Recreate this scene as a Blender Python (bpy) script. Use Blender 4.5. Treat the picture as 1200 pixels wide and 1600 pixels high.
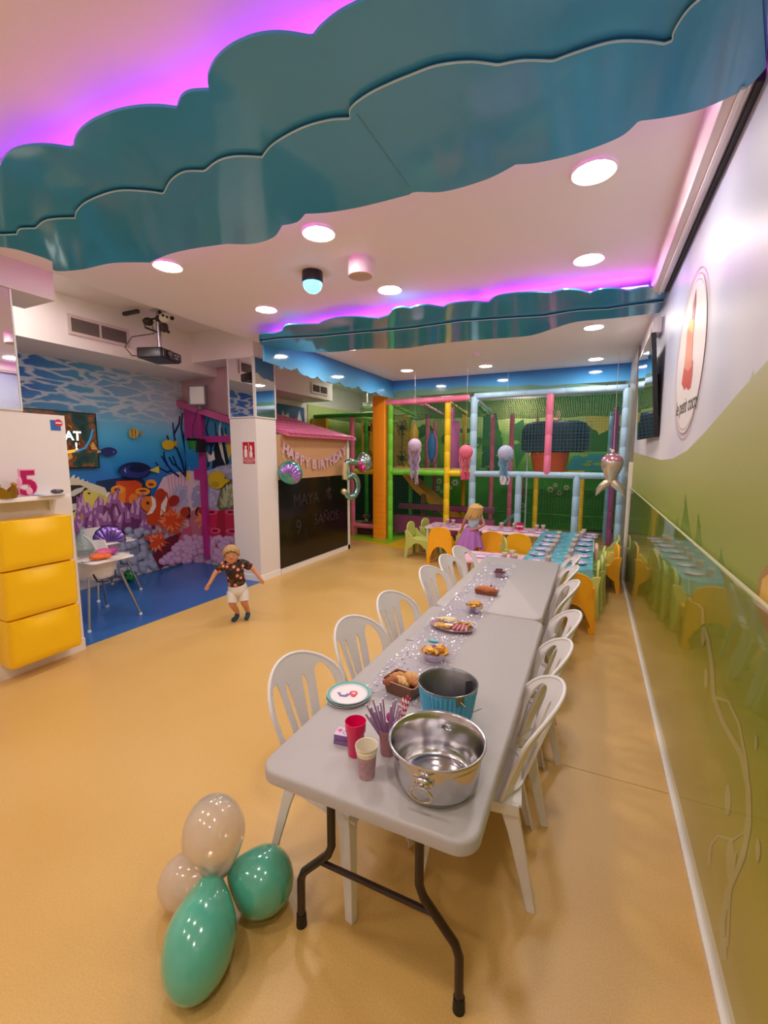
import bpy, bmesh, math, random
from mathutils import Vector, Matrix
from mathutils.geometry import tessellate_polygon
PI = math.pi
R = math.radians
for o in list(bpy.data.objects): bpy.data.objects.remove(o)
scn = bpy.context.scene
COL = scn.collection

# ---------------- camera ----------------
FPX, CH = 691.0, 1.81
PITCH, YAW = math.atan(88/691.0), R(25.2)
cam_d = bpy.data.cameras.new('camera'); cam = bpy.data.objects.new('camera', cam_d); COL.objects.link(cam)
cam_d.sensor_fit = 'HORIZONTAL'; cam_d.sensor_width = 36; cam_d.lens = 36*FPX/1200
cam_d.clip_start = .02; cam_d.clip_end = 100
cam.location = (0, 0, CH); cam.rotation_euler = (PI/2-PITCH, 0, YAW)
scn.camera = cam
# ---------------- world, view ----------------
w = bpy.data.worlds.new('world'); scn.world = w; w.use_nodes = True
w.node_tree.nodes['Background'].inputs[0].default_value = (.9, .82, .8, 1)
w.node_tree.nodes['Background'].inputs[1].default_value = .12
scn.view_settings.view_transform = 'Standard'; scn.view_settings.look = 'None'
scn.view_settings.gamma = 1; scn.view_settings.use_curve_mapping = False
scn.view_settings.exposure = 1.4
LAMP = 48.0      # radiance of the round ceiling downlights
LED = 13       # radiance of the magenta LED strips above the clouds
CEIL = 3.35

# measured points of the photograph turned into places in the room
def ray(px, py):
    x = (px-600)/FPX; y = -(py-800)/FPX
    fz = math.cos(PITCH)+math.sin(PITCH)*y; up = -math.sin(PITCH)+math.cos(PITCH)*y
    return Vector((-math.sin(YAW)*fz+math.cos(YAW)*x, math.cos(YAW)*fz+math.sin(YAW)*x, up))
def onz(px, py, z): r = ray(px, py); t = (z-CH)/r.z; return Vector((r.x*t, r.y*t, z))
def onx(px, py, x): r = ray(px, py); t = x/r.x; return Vector((x, r.y*t, CH+r.z*t))
def ony(px, py, y): r = ray(px, py); t = y/r.y; return Vector((r.x*t, y, CH+r.z*t))

# ---------------- materials ----------------
MATS = {}
def lin(v):
    v /= 255.0
    return v/12.92 if v <= .04045 else ((v+.055)/1.055)**2.4
def C(h):
    if isinstance(h, str): h = h.lstrip('#'); h = [int(h[i:i+2], 16) for i in (0, 2, 4)]
    return (lin(h[0]), lin(h[1]), lin(h[2]), 1)
def M(name, col='#808080', rough=.5, metal=0, emit=0, trans=0, alpha=1, coat=0, bump=0, bscale=60, var=0, vscale=6, spec=.5, sheen=0):
    if name in MATS: return MATS[name]
    m = bpy.data.materials.new(name); m.use_nodes = True; MATS[name] = m
    nt = m.node_tree; b = nt.nodes['Principled BSDF']
    b.inputs['Base Color'].default_value = C(col); b.inputs['Roughness'].default_value = rough
    b.inputs['Metallic'].default_value = metal; b.inputs['Specular IOR Level'].default_value = spec
    b.inputs['Transmission Weight'].default_value = trans; b.inputs['Alpha'].default_value = alpha
    b.inputs['Coat Weight'].default_value = coat
    b.inputs['Sheen Weight'].default_value = sheen
    if emit:
        b.inputs['Emission Color'].default_value = C(col); b.inputs['Emission Strength'].default_value = emit
    if bump or var:
        tc = nt.nodes.new('ShaderNodeTexCoord')
    if bump:
        n = nt.nodes.new('ShaderNodeTexNoise'); n.inputs['Scale'].default_value = bscale; n.inputs['Detail'].default_value = 4
        bp = nt.nodes.new('ShaderNodeBump'); bp.inputs['Strength'].default_value = bump; bp.inputs['Distance'].default_value = .01
        nt.links.new(tc.outputs['Object'], n.inputs['Vector']); nt.links.new(n.outputs[0], bp.inputs['Height']); nt.links.new(bp.outputs[0], b.inputs['Normal'])
    if var:
        n = nt.nodes.new('ShaderNodeTexNoise'); n.inputs['Scale'].default_value = vscale; n.inputs['Detail'].default_value = 5
        rp = nt.nodes.new('ShaderNodeValToRGB'); c = C(col)
        rp.color_ramp.elements[0].position = .3; rp.color_ramp.elements[1].position = .7
        rp.color_ramp.elements[0].color = tuple(x*(1-var) for x in c[:3])+(1,)
        rp.color_ramp.elements[1].color = tuple(min(1, x*(1+var)) for x in c[:3])+(1,)
        nt.links.new(tc.outputs['Object'], n.inputs['Vector']); nt.links.new(n.outputs[0], rp.inputs[0]); nt.links.new(rp.outputs[0], b.inputs['Base Color'])
    return m
def K(h, rough=.45, **k): return M('paint_'+h.lstrip('#')+('_%d' % int(rough*100)), h, rough, **k)

def ramp_node(nt, stops, interp='LINEAR'):
    rp = nt.nodes.new('ShaderNodeValToRGB'); e = rp.color_ramp.elements; rp.color_ramp.interpolation = interp
    while len(e) < len(stops): e.new(.5)
    for i, (p, c) in enumerate(stops): e[i].position = p; e[i].color = C(c) if isinstance(c, str) else c
    return rp

# ---------------- mesh builder ----------------
class G:
    def __init__(s): s.bm = bmesh.new(); s.mats = []; s.cur = 0; s.T = None
    def m(s, mat):
        if mat not in s.mats: s.mats.append(mat)
        s.cur = s.mats.index(mat); return s
    def v(s, p):
        p = Vector(p)
        if s.T is not None: p = s.T @ p
        return s.bm.verts.new(p)
    def f(s, vs):
        try: fc = s.bm.faces.new(vs)
        except ValueError: return
        fc.material_index = s.cur
    def poly(s, pts): s.f([s.v(p) for p in pts])
    def loft(s, rings, closed=True, caps=True, loop=False):
        vr = [[s.v(p) for p in r] for r in rings]; n = len(vr[0])
        m = len(vr)
        for i in range(m if loop else m-1):
            a, b = vr[i], vr[(i+1) % m]
            for j in range(n if closed else n-1):
                k = (j+1) % n
                s.f([a[j], a[k], b[k], b[j]])
        if caps and closed and not loop: s.f(vr[0][::-1]); s.f(vr[-1])
        return s
    def box(s, x0, y0, z0, x1, y1, z1, c=0):
        x0, x1 = min(x0, x1), max(x0, x1); y0, y1 = min(y0, y1), max(y0, y1); z0, z1 = min(z0, z1), max(z0, z1)
        def ring(z, i):
            c_ = c
            if not c: return [(x0, y0, z), (x1, y0, z), (x1, y1, z), (x0, y1, z)]
            X0, X1, Y0, Y1 = x0+i, x1-i, y0+i, y1-i
            r = []
            for cx, cy, a0 in ((X1-c_, Y1-c_, 0), (X0+c_, Y1-c_, 90), (X0+c_, Y0+c_, 180), (X1-c_, Y0+c_, 270)):
                for a in (0, 30, 60, 90): r.append((cx+c_*math.cos(R(a0+a)), cy+c_*math.sin(R(a0+a)), z))
            return r
        if not c: return s.loft([ring(z0, 0), ring(z1, 0)])
        e = min(c*.5, (z1-z0)*.3)
        c2 = c; i = e
        # shrink ring corners safely
        return s.loft([ring(z0, i*.9), ring(z0+e, 0), ring(z1-e, 0), ring(z1-e*.3, i*.35), ring(z1, i*.9)]) if min(x1-x0, y1-y0) > 2*(c+i)+.0005 else s.loft([ring(z0, 0), ring(z1, 0)])
    def cyl(s, p, q, r0, r1=None, n=16, caps=True):
        return s.tube([p, q], [r0, r0 if r1 is None else r1], n, caps)
    def tube(s, path, rad, n=10, caps=True, loop=False, flat=1.0, up=None):
        P = [Vector(p) for p in path]; m = len(P)
        rr = rad if isinstance(rad, (list, tuple)) else [rad]*m
        rings = []; prev = None
        for i in range(m):
            if loop: t = P[(i+1) % m]-P[i-1]
            else: t = P[min(i+1, m-1)]-P[max(i-1, 0)]
            if t.length < 1e-9: t = Vector((0, 0, 1))
            t.normalize()
            if prev is None:
                a = Vector(up) if up else (Vector((0, 0, 1)) if abs(t.z) < .9 else Vector((1, 0, 0)))
                u = (a-t*a.dot(t)).normalized()
            else:
                u = prev-t*prev.dot(t)
                u = u.normalized() if u.length > 1e-6 else prev
            prev = u; w_ = t.cross(u)
            rings.append([P[i]+u*math.cos(2*PI*k/n)*rr[i]+w_*math.sin(2*PI*k/n)*rr[i]*flat for k in range(n)])
        return s.loft(rings, caps=caps, loop=loop)
    def lathe(s, prof, n=28, c=(0, 0, 0), caps=False, sx=1, sy=1):
        return s.loft([[(c[0]+r*sx*math.cos(2*PI*k/n), c[1]+r*sy*math.sin(2*PI*k/n), c[2]+z) for k in range(n)] for r, z in prof], caps=caps)
    def ball(s, c, r, rx=1, ry=1, rz=1, n=20, m=12, T=None):
        rings = []
        for i in range(m+1):
            a = -PI/2+PI*i/m; rr = max(math.cos(a), .002)*r
            ring = [Vector((rr*rx*math.cos(2*PI*k/n), rr*ry*math.sin(2*PI*k/n), r*rz*math.sin(a))) for k in range(n)]
            if T is not None: ring = [T @ p for p in ring]
            rings.append([Vector(c)+p for p in ring])
        return s.loft(rings)
    def prism(s, pts, d0, d1, fn):
        """outline pts (u,v) filled and extruded from depth d0 to d1; fn(u,v,d) -> point"""
        n = len(pts)
        tris = tessellate_polygon([[Vector((p[0], p[1], 0)) for p in pts]])
        a = [s.v(fn(p[0], p[1], d0)) for p in pts]
        b = [s.v(fn(p[0], p[1], d1)) for p in pts] if d1 != d0 else None
        for t in tris:
            s.f([a[t[2]], a[t[1]], a[t[0]]])
            if b: s.f([b[i] for i in t])
        if b:
            for i in range(n): k = (i+1) % n; s.f([a[i], a[k], b[k], b[i]])
        return s
    def build(s, name, parent=None, loc=None, rot=None, ang=35, bevel=0, seg=2, sub=0, recalc=True):
        bmesh.ops.remove_doubles(s.bm, verts=s.bm.verts, dist=1e-6)
        if recalc: bmesh.ops.recalc_face_normals(s.bm, faces=s.bm.faces)
        me = bpy.data.meshes.new(name); s.bm.to_mesh(me); s.bm.free()
        for m_ in s.mats: me.materials.append(m_)
        me.shade_smooth()
        me.set_sharp_from_angle(angle=R(ang))
        o = bpy.data.objects.new(name, me); COL.objects.link(o)
        if parent: o.parent = parent
        if loc is not None: o.location = loc
        if rot is not None: o.rotation_euler = rot
        if bevel:
            md = o.modifiers.new('bevel', 'BEVEL'); md.width = bevel; md.segments = seg; md.limit_method = 'ANGLE'; md.angle_limit = R(40)
        if sub:
            md = o.modifiers.new('sub', 'SUBSURF'); md.levels = sub; md.render_levels = sub
        return o
def tag(o, label, cat, group=None):
    o['label'] = label; o['category'] = cat
    if group: o['group'] = group
    return o
def thing(name, label, cat, loc=(0, 0, 0), rz=0, group=None):
    o = bpy.data.objects.new(name, None); COL.objects.link(o); o.empty_display_size = .1
    o.location = loc; o.rotation_euler = (0, 0, rz)
    return tag(o, label, cat, group)
def struct(o): o['kind'] = 'structure'; return o
def dup(root, loc, rz, label, group=None, scale=None):
    r = root.copy(); COL.objects.link(r); r.location = loc; r.rotation_euler = (0, 0, rz); r['label'] = label
    if group: r['group'] = group
    if scale: r.scale = (scale,)*3
    for ch in list(root.children):
        c = ch.copy(); COL.objects.link(c); c.parent = r
        for g in ch.children:
            d = g.copy(); COL.objects.link(d); d.parent = c
    return r
def glyphs(g, txt, size, fn, d0=0, d1=.002, align='CENTER', bold=0):
    cu = bpy.data.curves.new('lettering', 'FONT'); cu.body = txt; cu.size = size; cu.align_x = align; cu.align_y = 'CENTER'; cu.offset = bold
    cu.resolution_u = 3
    o = bpy.data.objects.new('lettering', cu); COL.objects.link(o)
    dg = bpy.context.evaluated_depsgraph_get(); me = bpy.data.meshes.new_from_object(o.evaluated_get(dg))
    for z0, flip in ((d0, True), (d1, False)):
        vs = [g.v(fn(v.co.x, v.co.y, z0)) for v in me.vertices]
        for p in me.polygons:
            idx = list(p.vertices); g.f([vs[i] for i in (idx[::-1] if flip else idx)])
        if d0 == d1: break
    if d0 != d1:
        a = [v.co for v in me.vertices]
        cnt = {}
        for p in me.polygons:
            for e in p.edge_keys: cnt[e] = cnt.get(e, 0)+1
        for (i, j), c in cnt.items():
            if c == 1: g.poly([fn(a[i].x, a[i].y, d0), fn(a[j].x, a[j].y, d0), fn(a[j].x, a[j].y, d1), fn(a[i].x, a[i].y, d1)])
    bpy.data.objects.remove(o); bpy.data.curves.remove(cu); bpy.data.meshes.remove(me)
def skin(name, chains, mat, parent=None, sub=2, root=0):
    """one continuous body: chains of (point, radius); points shared when they repeat"""
    V = []; Rr = []; E = []
    def vid(p, r):
        for i, q in enumerate(V):
            if (Vector(q)-Vector(p)).length < 1e-5: return i
        V.append(p); Rr.append(r); return len(V)-1
    for ch in chains:
        ids = [vid(p, r) for p, r in ch]
        for a, b in zip(ids, ids[1:]): E.append((a, b))
    me = bpy.data.meshes.new(name); me.from_pydata(V, E, [])
    o = bpy.data.objects.new(name, me); COL.objects.link(o)
    o.modifiers.new('skin', 'SKIN')
    md = o.modifiers.new('sub', 'SUBSURF'); md.levels = sub; md.render_levels = sub
    sv = me.skin_vertices[0].data
    for i, r in enumerate(Rr):
        sv[i].radius = (r, r) if not isinstance(r, tuple) else r
        sv[i].use_root = (i == root)
    dg = bpy.context.evaluated_depsgraph_get(); m2 = bpy.data.meshes.new_from_object(o.evaluated_get(dg))
    bpy.data.objects.remove(o); m2.materials.clear(); m2.materials.append(mat); m2.shade_smooth()
    o = bpy.data.objects.new(name, m2); COL.objects.link(o)
    if parent: o.parent = parent
    return o
# =====================================================================
# THE ROOM
# =====================================================================
WX = .505            # right wall plane
PX = -4.25           # partition plane on the left
MX = -6.2            # mural wall plane
BY = 11.6            # far wall behind the play frame
white = M('wall_white', '#e6dedb', .55, bump=.03, bscale=90)
ceil_m = M('ceiling_paint', '#f4f1f2', .6, bump=.02, bscale=70)
beige = M('soffit_paint', '#efe8e4', .6, bump=.02, bscale=70)

# floor: warm yellow vinyl
fm = M('yellow_vinyl', '#dcae66', .3)
nt = fm.node_tree; b = nt.nodes['Principled BSDF']
tc = nt.nodes.new('ShaderNodeTexCoord'); n1 = nt.nodes.new('ShaderNodeTexNoise'); n1.inputs['Scale'].default_value = 1.1; n1.inputs['Detail'].default_value = 6
n2 = nt.nodes.new('ShaderNodeTexNoise'); n2.inputs['Scale'].default_value = 140; n2.inputs['Detail'].default_value = 3
rp = ramp_node(nt, [(.3, '#d2a860'), (.5, '#d6ad66'), (.7, '#dab26e')])
mx = nt.nodes.new('ShaderNodeMix'); mx.data_type = 'RGBA'; mx.blend_type = 'MULTIPLY'; mx.inputs[0].default_value = .25
nt.links.new(tc.outputs['Object'], n1.inputs['Vector']); nt.links.new(tc.outputs['Object'], n2.inputs['Vector'])
nt.links.new(n1.outputs[0], rp.inputs[0]); nt.links.new(rp.outputs[0], mx.inputs[6])
r2 = ramp_node(nt, [(.35, '#c8c8c8'), (.6, '#ffffff')]); nt.links.new(n2.outputs[0], r2.inputs[0]); nt.links.new(r2.outputs[0], mx.inputs[7])
nt.links.new(mx.outputs[2], b.inputs['Base Color'])
r3 = ramp_node(nt, [(.3, (.27,)*3+(1,)), (.7, (.42,)*3+(1,))]); nt.links.new(n1.outputs[0], r3.inputs[0]); nt.links.new(r3.outputs[0], b.inputs['Roughness'])
g = G(); g.m(fm); g.box(-6.4, -3.2, -.1, 1.0, 12.0, 0); struct(g.build('floor'))
# blue vinyl of the side bay, with its diagonal cut edge
g = G(); g.m(M('blue_vinyl', '#245ea4', .3, var=.08, vscale=2))
g.prism([(-6.2, 2.4), (-4.3, 2.4), (-4.24, 4.87), (-4.7, 4.87), (-4.7, 5.35), (-6.2, 5.35)], 0, .004, lambda u, v, d: (u, v, d)); struct(g.build('trim_1'))
# weld lines of the vinyl
g = G(); g.m(K('#bd9150', .4))
g.box(-1.0, 2.62, 0, .47, 2.625, .0012); struct(g.build('trim_2'))

# main ceiling and side bay ceiling
g = G(); g.m(ceil_m)
g.box(PX, -3.2, CEIL, 1.0, 12.0, CEIL+.35)
struct(g.build('ceiling'))
g = G(); g.m(beige); g.box(-6.4, -3.2, 3.58, PX-.001, 12.0, 3.7); struct(g.build('ceiling_side'))
# air conditioning soffit along the mural, with the cross beam at the pillar
g = G(); g.m(beige); g.box(-6.4, 2.0, 3.03, -5.4, 8.75, 3.58); struct(g.build('trim_3'))
g = G(); g.m(beige)
g.box(-5.4, 4.87, 3.16, PX, 5.3, 3.58); struct(g.build('trim_4'))
# walls
g = G(); g.m(white); g.box(-6.4, -3.3, 0, 1.0, -3.1, 3.7); struct(g.build('wall_rear'))
g = G(); g.m(white); g.box(-6.4, BY, 0, 1.0, BY+.15, 3.7); struct(g.build('wall_back'))
# left counter wall, flush with the partition plane, and its ceiling box
g = G(); g.m(white); g.box(-4.6, -3.1, 0, PX, 2.08, 3.58); struct(g.build('wall_left'))
g = G(); g.m(white); g.box(-4.6, 2.08, 0, PX, 2.4, 2.16); g.m(K('#cfc6c2', .5)); g.box(-4.6, 2.4, 0, PX-.003, 2.402, 2.155)
struct(g.build('wall_left_low'))
g = G(); g.m(white); g.box(-4.7, -3.1, 3.12, PX+.02, 2.4, 3.58); struct(g.build('trim_5'))
# mirror panels on the counter wall
mir = M('mirror_glass', '#eceaea', .02, 1)
g = G(); g.m(mir); g.box(PX, 1.2, 2.185, PX+.006, 2.07, 3.115); g.m(K('#d8d6d4', .3)); g.box(PX, 2.07, 2.17, PX+.012, 2.082, 3.118); g.box(PX, 1.2, 2.172, PX+.012, 2.07, 2.184)
struct(g.build('wall_left_mirror'))

# pillar with mirrored top
g = G(); g.m(white); g.box(-4.72, 4.87, 0, PX, 5.3, 3.16); struct(g.build('wall_pillar'))
g = G(); g.m(K('#f3eeec', .4)); g.box(-4.73, 4.858, .0, PX+.012, 5.3, .09); struct(g.build('baseboard_pillar'))
def mirror_face(label, p0, p1, nrm):
    """three sided mirror cladding: one pane with a bright edge trim"""
    g = G(); g.m(mir)
    ax, ay = p0; bx, by = p1; nx, ny = nrm
    def bar(t0, t1, z0, z1, d0, d1):
        q = lambda t, d: (ax+(bx-ax)*t+nx*d, ay+(by-ay)*t+ny*d)
        a, b_, c_, d_ = q(t0, d0), q(t1, d0), q(t1, d1), q(t0, d1)
        g.loft([[(*a, z0), (*b_, z0), (*c_, z0), (*d_, z0)], [(*a, z1), (*b_, z1), (*c_, z1), (*d_, z1)]])
    bar(.02, .98, 2.35, 3.14, 0, .008)
    g.m(K('#dcd8d6', .25))
    bar(0, .04, 2.335, 3.155, 0, .015); bar(.96, 1, 2.335, 3.155, 0, .015); bar(.04, .96, 2.335, 2.352, 0, .014)
    return g.build('mirror_pane')
t = thing('mirror_cladding', 'mirrored panels around the top of the white pillar', 'mirror', (-4.48, 5.08, 2.335))
for p0, p1, nn in (((-4.72, 4.868), (PX, 4.868), (0, -1)), ((PX+.002, 4.86), (PX+.002, 5.3), (1, 0))):
    o = mirror_face('', p0, p1, nn); o.parent = t; o.matrix_parent_inverse = Matrix.Translation((4.48, -5.08, -2.335))

# air grilles
def grille(name, y0, y1, z0, z1, label):
    t = thing(name, label, 'air vent', (-5.395, (y0+y1)/2, z0), 0)
    g = G(); g.m(K('#cfc3ba', .4)); w_, h = (y1-y0)/2, z1-z0
    for a, b_, c_, d_ in ((-w_-.035, -w_, -.035, h+.035), (w_, w_+.035, -.035, h+.035), (-.012, .012, 0, h), (-w_, w_, -.035, 0), (-w_, w_, h, h+.035)):
        g.box(0, a, c_, .012, b_, d_)
    g.build('frame', t)
    g = G(); g.m(K('#5c5049', .6)); g.box(0, -w_, 0, .002, w_, h)
    g.build('backing', t)
    g = G(); g.m(K('#a2958c', .4)); n = 9
    for i in range(n):
        z = h*(i+.5)/n; g.poly([(.002, -w_, z+.004), (.002, w_, z+.004), (.012, w_, z-.006), (.012, -w_, z-.006)])
        g.poly([(.002, -w_, z+.002), (.002, w_, z+.002), (.012, w_, z-.009), (.012, -w_, z-.009)])
    g.build('slats', t, recalc=False)
grille('air_grille', 3.2, 3.86, 3.2, 3.35, 'slatted air conditioning grille high above the reef mural')
grille('air_grille', 7.95, 8.5, 3.15, 3.29, 'small grey air grille on the soffit beyond the toy house roof')

# ---------------- the murals ----------------
def mural_mat(name, xz_ax):
    m = M(name, '#2a78b8', .35); nt = m.node_tree; b = nt.nodes['Principled BSDF']
    tc = nt.nodes.new('ShaderNodeTexCoord'); sx = nt.nodes.new('ShaderNodeSeparateXYZ'); nt.links.new(tc.outputs['Object'], sx.inputs[0])
    dv = nt.nodes.new('ShaderNodeMath'); dv.operation = 'DIVIDE'; dv.inputs[1].default_value = 3.05; nt.links.new(sx.outputs[2], dv.inputs[0])
    rp = ramp_node(nt, [(.0, '#184c9c'), (.45, '#2368c4'), (.58, '#3098e0'), (.72, '#5cc4f0'), (.84, '#88c6e6'), (1, '#74b6e0')]); nt.links.new(dv.outputs[0], rp.inputs[0])
    # darker deep blue towards the left end of the print
    r2 = ramp_node(nt, [(0, '#2064c4'), (.35, '#5cacdc'), (1, '#ccd6e6')])
    dy = nt.nodes.new('ShaderNodeMapRange'); dy.inputs[1].default_value = 3.0; dy.inputs[2].default_value = 5.4; nt.links.new(sx.outputs[1], dy.inputs[0]); nt.links.new(dy.outputs[0], r2.inputs[0])
    top = ramp_node(nt, [(.68, (0, 0, 0, 1)), (.86, (1, 1, 1, 1))]); nt.links.new(dv.outputs[0], top.inputs[0])
    mx = nt.nodes.new('ShaderNodeMix'); mx.data_type = 'RGBA'; nt.links.new(top.outputs[0], mx.inputs[0]); nt.links.new(rp.outputs[0], mx.inputs[6]); nt.links.new(r2.outputs[0], mx.inputs[7])
    mp = nt.nodes.new('ShaderNodeMapping'); mp.inputs['Scale'].default_value = (1, 1.5, 6); nt.links.new(tc.outputs['Object'], mp.inputs[0])
    ns = nt.nodes.new('ShaderNodeTexNoise'); ns.inputs['Scale'].default_value = 2; nt.links.new(mp.outputs[0], ns.inputs['Vector'])
    av = nt.nodes.new('ShaderNodeVectorMath'); av.operation = 'MULTIPLY_ADD'; av.inputs[1].default_value = (.6, .6, .6); nt.links.new(ns.outputs[1], av.inputs[0]); nt.links.new(mp.outputs[0], av.inputs[2])
    vo = nt.nodes.new('ShaderNodeTexVoronoi'); vo.feature = 'DISTANCE_TO_EDGE'; vo.inputs['Scale'].default_value = 1.6; nt.links.new(av.outputs[0], vo.inputs['Vector'])
    vr = ramp_node(nt, [(.05, (1, 1, 1, 1)), (.14, (0, 0, 0, 1))]); nt.links.new(vo.outputs[0], vr.inputs[0])
    t2 = ramp_node(nt, [(.74, (0, 0, 0, 1)), (.8, (.75, .75, .75, 1))]); nt.links.new(dv.outputs[0], t2.inputs[0])
    ml = nt.nodes.new('ShaderNodeMath'); ml.operation = 'MULTIPLY'; nt.links.new(vr.outputs[0], ml.inputs[0]); nt.links.new(t2.outputs[0], ml.inputs[1])
    m2 = nt.nodes.new('ShaderNodeMix'); m2.data_type = 'RGBA'; m2.inputs[7].default_value = C('#dce6f0'); nt.links.new(ml.outputs[0], m2.inputs[0]); nt.links.new(mx.outputs[2], m2.inputs[6])
    nt.links.new(m2.outputs[2], b.inputs['Base Color'])
    return m
sea = mural_mat('underwater_print', 0)
class Print:
    """flat printed shapes lying on a wall plane; outlines are given as points of the photograph on that plane"""
    def __init__(s, P): s.g = G(); s.P = P; s.k = 0
    def one(s, pts, step):
        s.k += step; d = .0004*s.k
        vs = [s.g.v(s.P(x, y, d)) for x, y in pts]
        for t in tessellate_polygon([[Vector((x, y, 0)) for x, y in pts]]): s.g.f([vs[i] for i in t])
    def poly(s, col, pts, rough=.35): s.g.m(K(col, rough)); s.one(pts, 1)
    def many(s, col, polys, rough=.35):
        s.g.m(K(col, rough)); s.k += .8
        for pts in polys: s.one(pts, .12)
def ell(cx, cy, rx, ry, n=14, a=0):
    ca, sa = math.cos(R(a)), math.sin(R(a))
    return [(cx+rx*math.cos(2*PI*i/n)*ca-ry*math.sin(2*PI*i/n)*sa, cy+rx*math.cos(2*PI*i/n)*sa+ry*math.sin(2*PI*i/n)*ca) for i in range(n)]
def spike(x, y, a, l, w_):
    dx, dy = math.cos(R(a)), -math.sin(R(a))
    return [(x-dy*w_, y+dx*w_), (x+dx*l*.6-dy*w_*.8, y+dy*l*.6+dx*w_*.8), (x+dx*l, y+dy*l), (x+dx*l*.6+dy*w_*.8, y+dy*l*.6-dx*w_*.8), (x+dy*w_, y-dx*w_)]
def strip(pts, w_):
    L = []; Rr = []
    for i, p in enumerate(pts):
        a = pts[max(i-1, 0)]; b_ = pts[min(i+1, len(pts)-1)]; dx, dy = b_[0]-a[0], b_[1]-a[1]; l = math.hypot(dx, dy) or 1
        ww = w_*(1-.5*i/len(pts)); L.append((p[0]-dy/l*ww, p[1]+dx/l*ww)); Rr.append((p[0]+dy/l*ww, p[1]-dx/l*ww))
    return L+Rr[::-1]
rnd = random.Random(4)
g = G(); g.m(sea); g.box(-6.4, 2.0, 0, MX, 5.5, 3.03)
g.m(white); g.box(-6.4, 5.5, 0, MX, BY, 3.58)
PL = Print(lambda x, y, d: (lambda p: Vector((p.x, min(p.y, 5.349), p.z)))(onx(x, y, MX+d))); PL.g = g
P = PL
# reef base masses
P.poly('#14315f', [(150, 752), (215, 742), (236, 760), (236, 800), (150, 800)])
P.poly('#8f93ad', [(110, 800), (160, 770), (240, 800), (312, 790), (312, 863), (240, 885), (122, 920), (108, 900)])
# pink fan coral
P.poly('#e7c9d8', [(238, 860), (243, 770), (255, 746), (275, 738), (312, 735), (312, 860)])
P.many('#cf9bbb', [strip([(262+i*5.2, 742-i*.5), (270+i*4, 800)], .9) for i in range(8)])
P.many('#a9a6c9', [ell(284+rnd.uniform(-12, 14), 775+rnd.uniform(-14, 16), 4.5, 4) for _ in range(34)])
P.many('#bcbcdc', [ell(284+rnd.uniform(-12, 14), 773+rnd.uniform(-14, 16), 2.6, 2.2) for _ in range(26)])
# dark branching coral
br = []
for pts in ([(290, 745), (284, 720), (276, 700), (272, 680), (270, 660)], [(276, 700), (264, 690), (261, 680)], [(272, 678), (280, 662), (281, 650)], [(290, 740), (292, 715), (287, 690), (283, 668), (285, 645)], [(292, 712), (297, 690), (299, 668)], [(287, 690), (293, 672), (294, 655)],
            [(280, 745), (268, 735), (258, 722), (252, 712)], [(268, 735), (262, 738), (250, 732), (243, 722)], [(262, 728), (257, 716), (256, 706)], [(288, 742), (276, 728), (270, 712)], [(295, 740), (297, 722), (294, 706)], [(276, 728), (270, 725), (264, 714)]):
    br.append(strip(pts, 1.7))
P.many('#1c2a5c', br)
# orange tube sponge
P.poly('#d94a1e', [(176, 790), (182, 752), (212, 750), (222, 756), (222, 800), (190, 806)])
P.poly('#e8852a', [(172, 775), (174, 763), (186, 757), (197, 762), (195, 790), (180, 800)])
P.poly('#f09a30', ell(236, 756, 9, 7)); P.poly('#8a3a14', ell(236, 757, 4.5, 2.4))
P.poly('#f09a30', ell(223, 768, 12, 6)); P.poly('#8a3a14', ell(223, 767, 6, 2))
P.poly('#f3a13a', ell(184, 765, 11, 6.5)); P.poly('#8a3a14', ell(183, 765, 5, 2.4))
P.poly('#e8852a', ell(209, 780, 8, 9))
# yellow and black striped fish by the counter
P.poly('#2e2528', [(108, 752), (120, 755), (135, 762), (150, 782), (130, 800), (108, 800)])
P.poly('#d9d4cc', [(108, 770), (118, 764), (134, 760), (128, 768), (114, 776)]); P.poly('#d9d4cc', [(108, 788), (122, 786), (120, 796), (108, 800)])
P.poly('#e0cf62', [(126, 790), (130, 768), (146, 760), (166, 766), (170, 780), (168, 800), (140, 812), (112, 826), (108, 808)])
P.many('#e9e3c9', [spike(112+i*6.6, 750+i*3.1, 62-i*3, 10, 3) for i in range(9)])
P.poly('#ded7bb', [(108, 750), (118, 747), (164, 762), (168, 772), (150, 770), (126, 758), (108, 758)])
P.poly('#d6a820', [(108, 838), (110, 812), (140, 800), (160, 806), (150, 830), (130, 840)])
P.poly('#2e2528', ell(139, 771, 2.4, 1.6))
# purple stag coral
pp = []; pq = []
for i in range(52):
    x = rnd.uniform(118, 240); y = 818+rnd.uniform(-26, 18)-(8 if 170 < x < 215 else 0); a = 90+rnd.uniform(-28, 28)
    pp.append(spike(x, y, a, rnd.uniform(18, 30), 4.6)); pq.append(spike(x+.8, y-7, a, rnd.uniform(12, 17), 2.4))
P.poly('#6d3568', [(120, 840), (130, 812), (160, 790), (200, 785), (236, 800), (244, 828), (200, 850), (120, 860)])
for k in range(0, 52, 13):
    P.many('#9a5f9e', pp[k:k+13]); P.many('#cfa3cc', pq[k:k+13])
# grey lilac bubble coral
bb = [(rnd.uniform(108, 262), rnd.uniform(826, 900)) for _ in range(230)]
bb = [b_ for b_ in bb if b_[1] > 828-.0*b_[0] and b_[1] < 917-(b_[0]-120)*.26]
bb.sort(key=lambda q: -q[1])
bb = bb[::-1]
for k in range(0, len(bb), 24):
    P.many('#8f95b3', [ell(x, y, 6.3, 5.6, 10) for x, y in bb[k:k+24]]); P.many('#adb3cd', [ell(x-.6, y-1.2, 4, 3.4, 10) for x, y in bb[k:k+24]])
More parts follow.
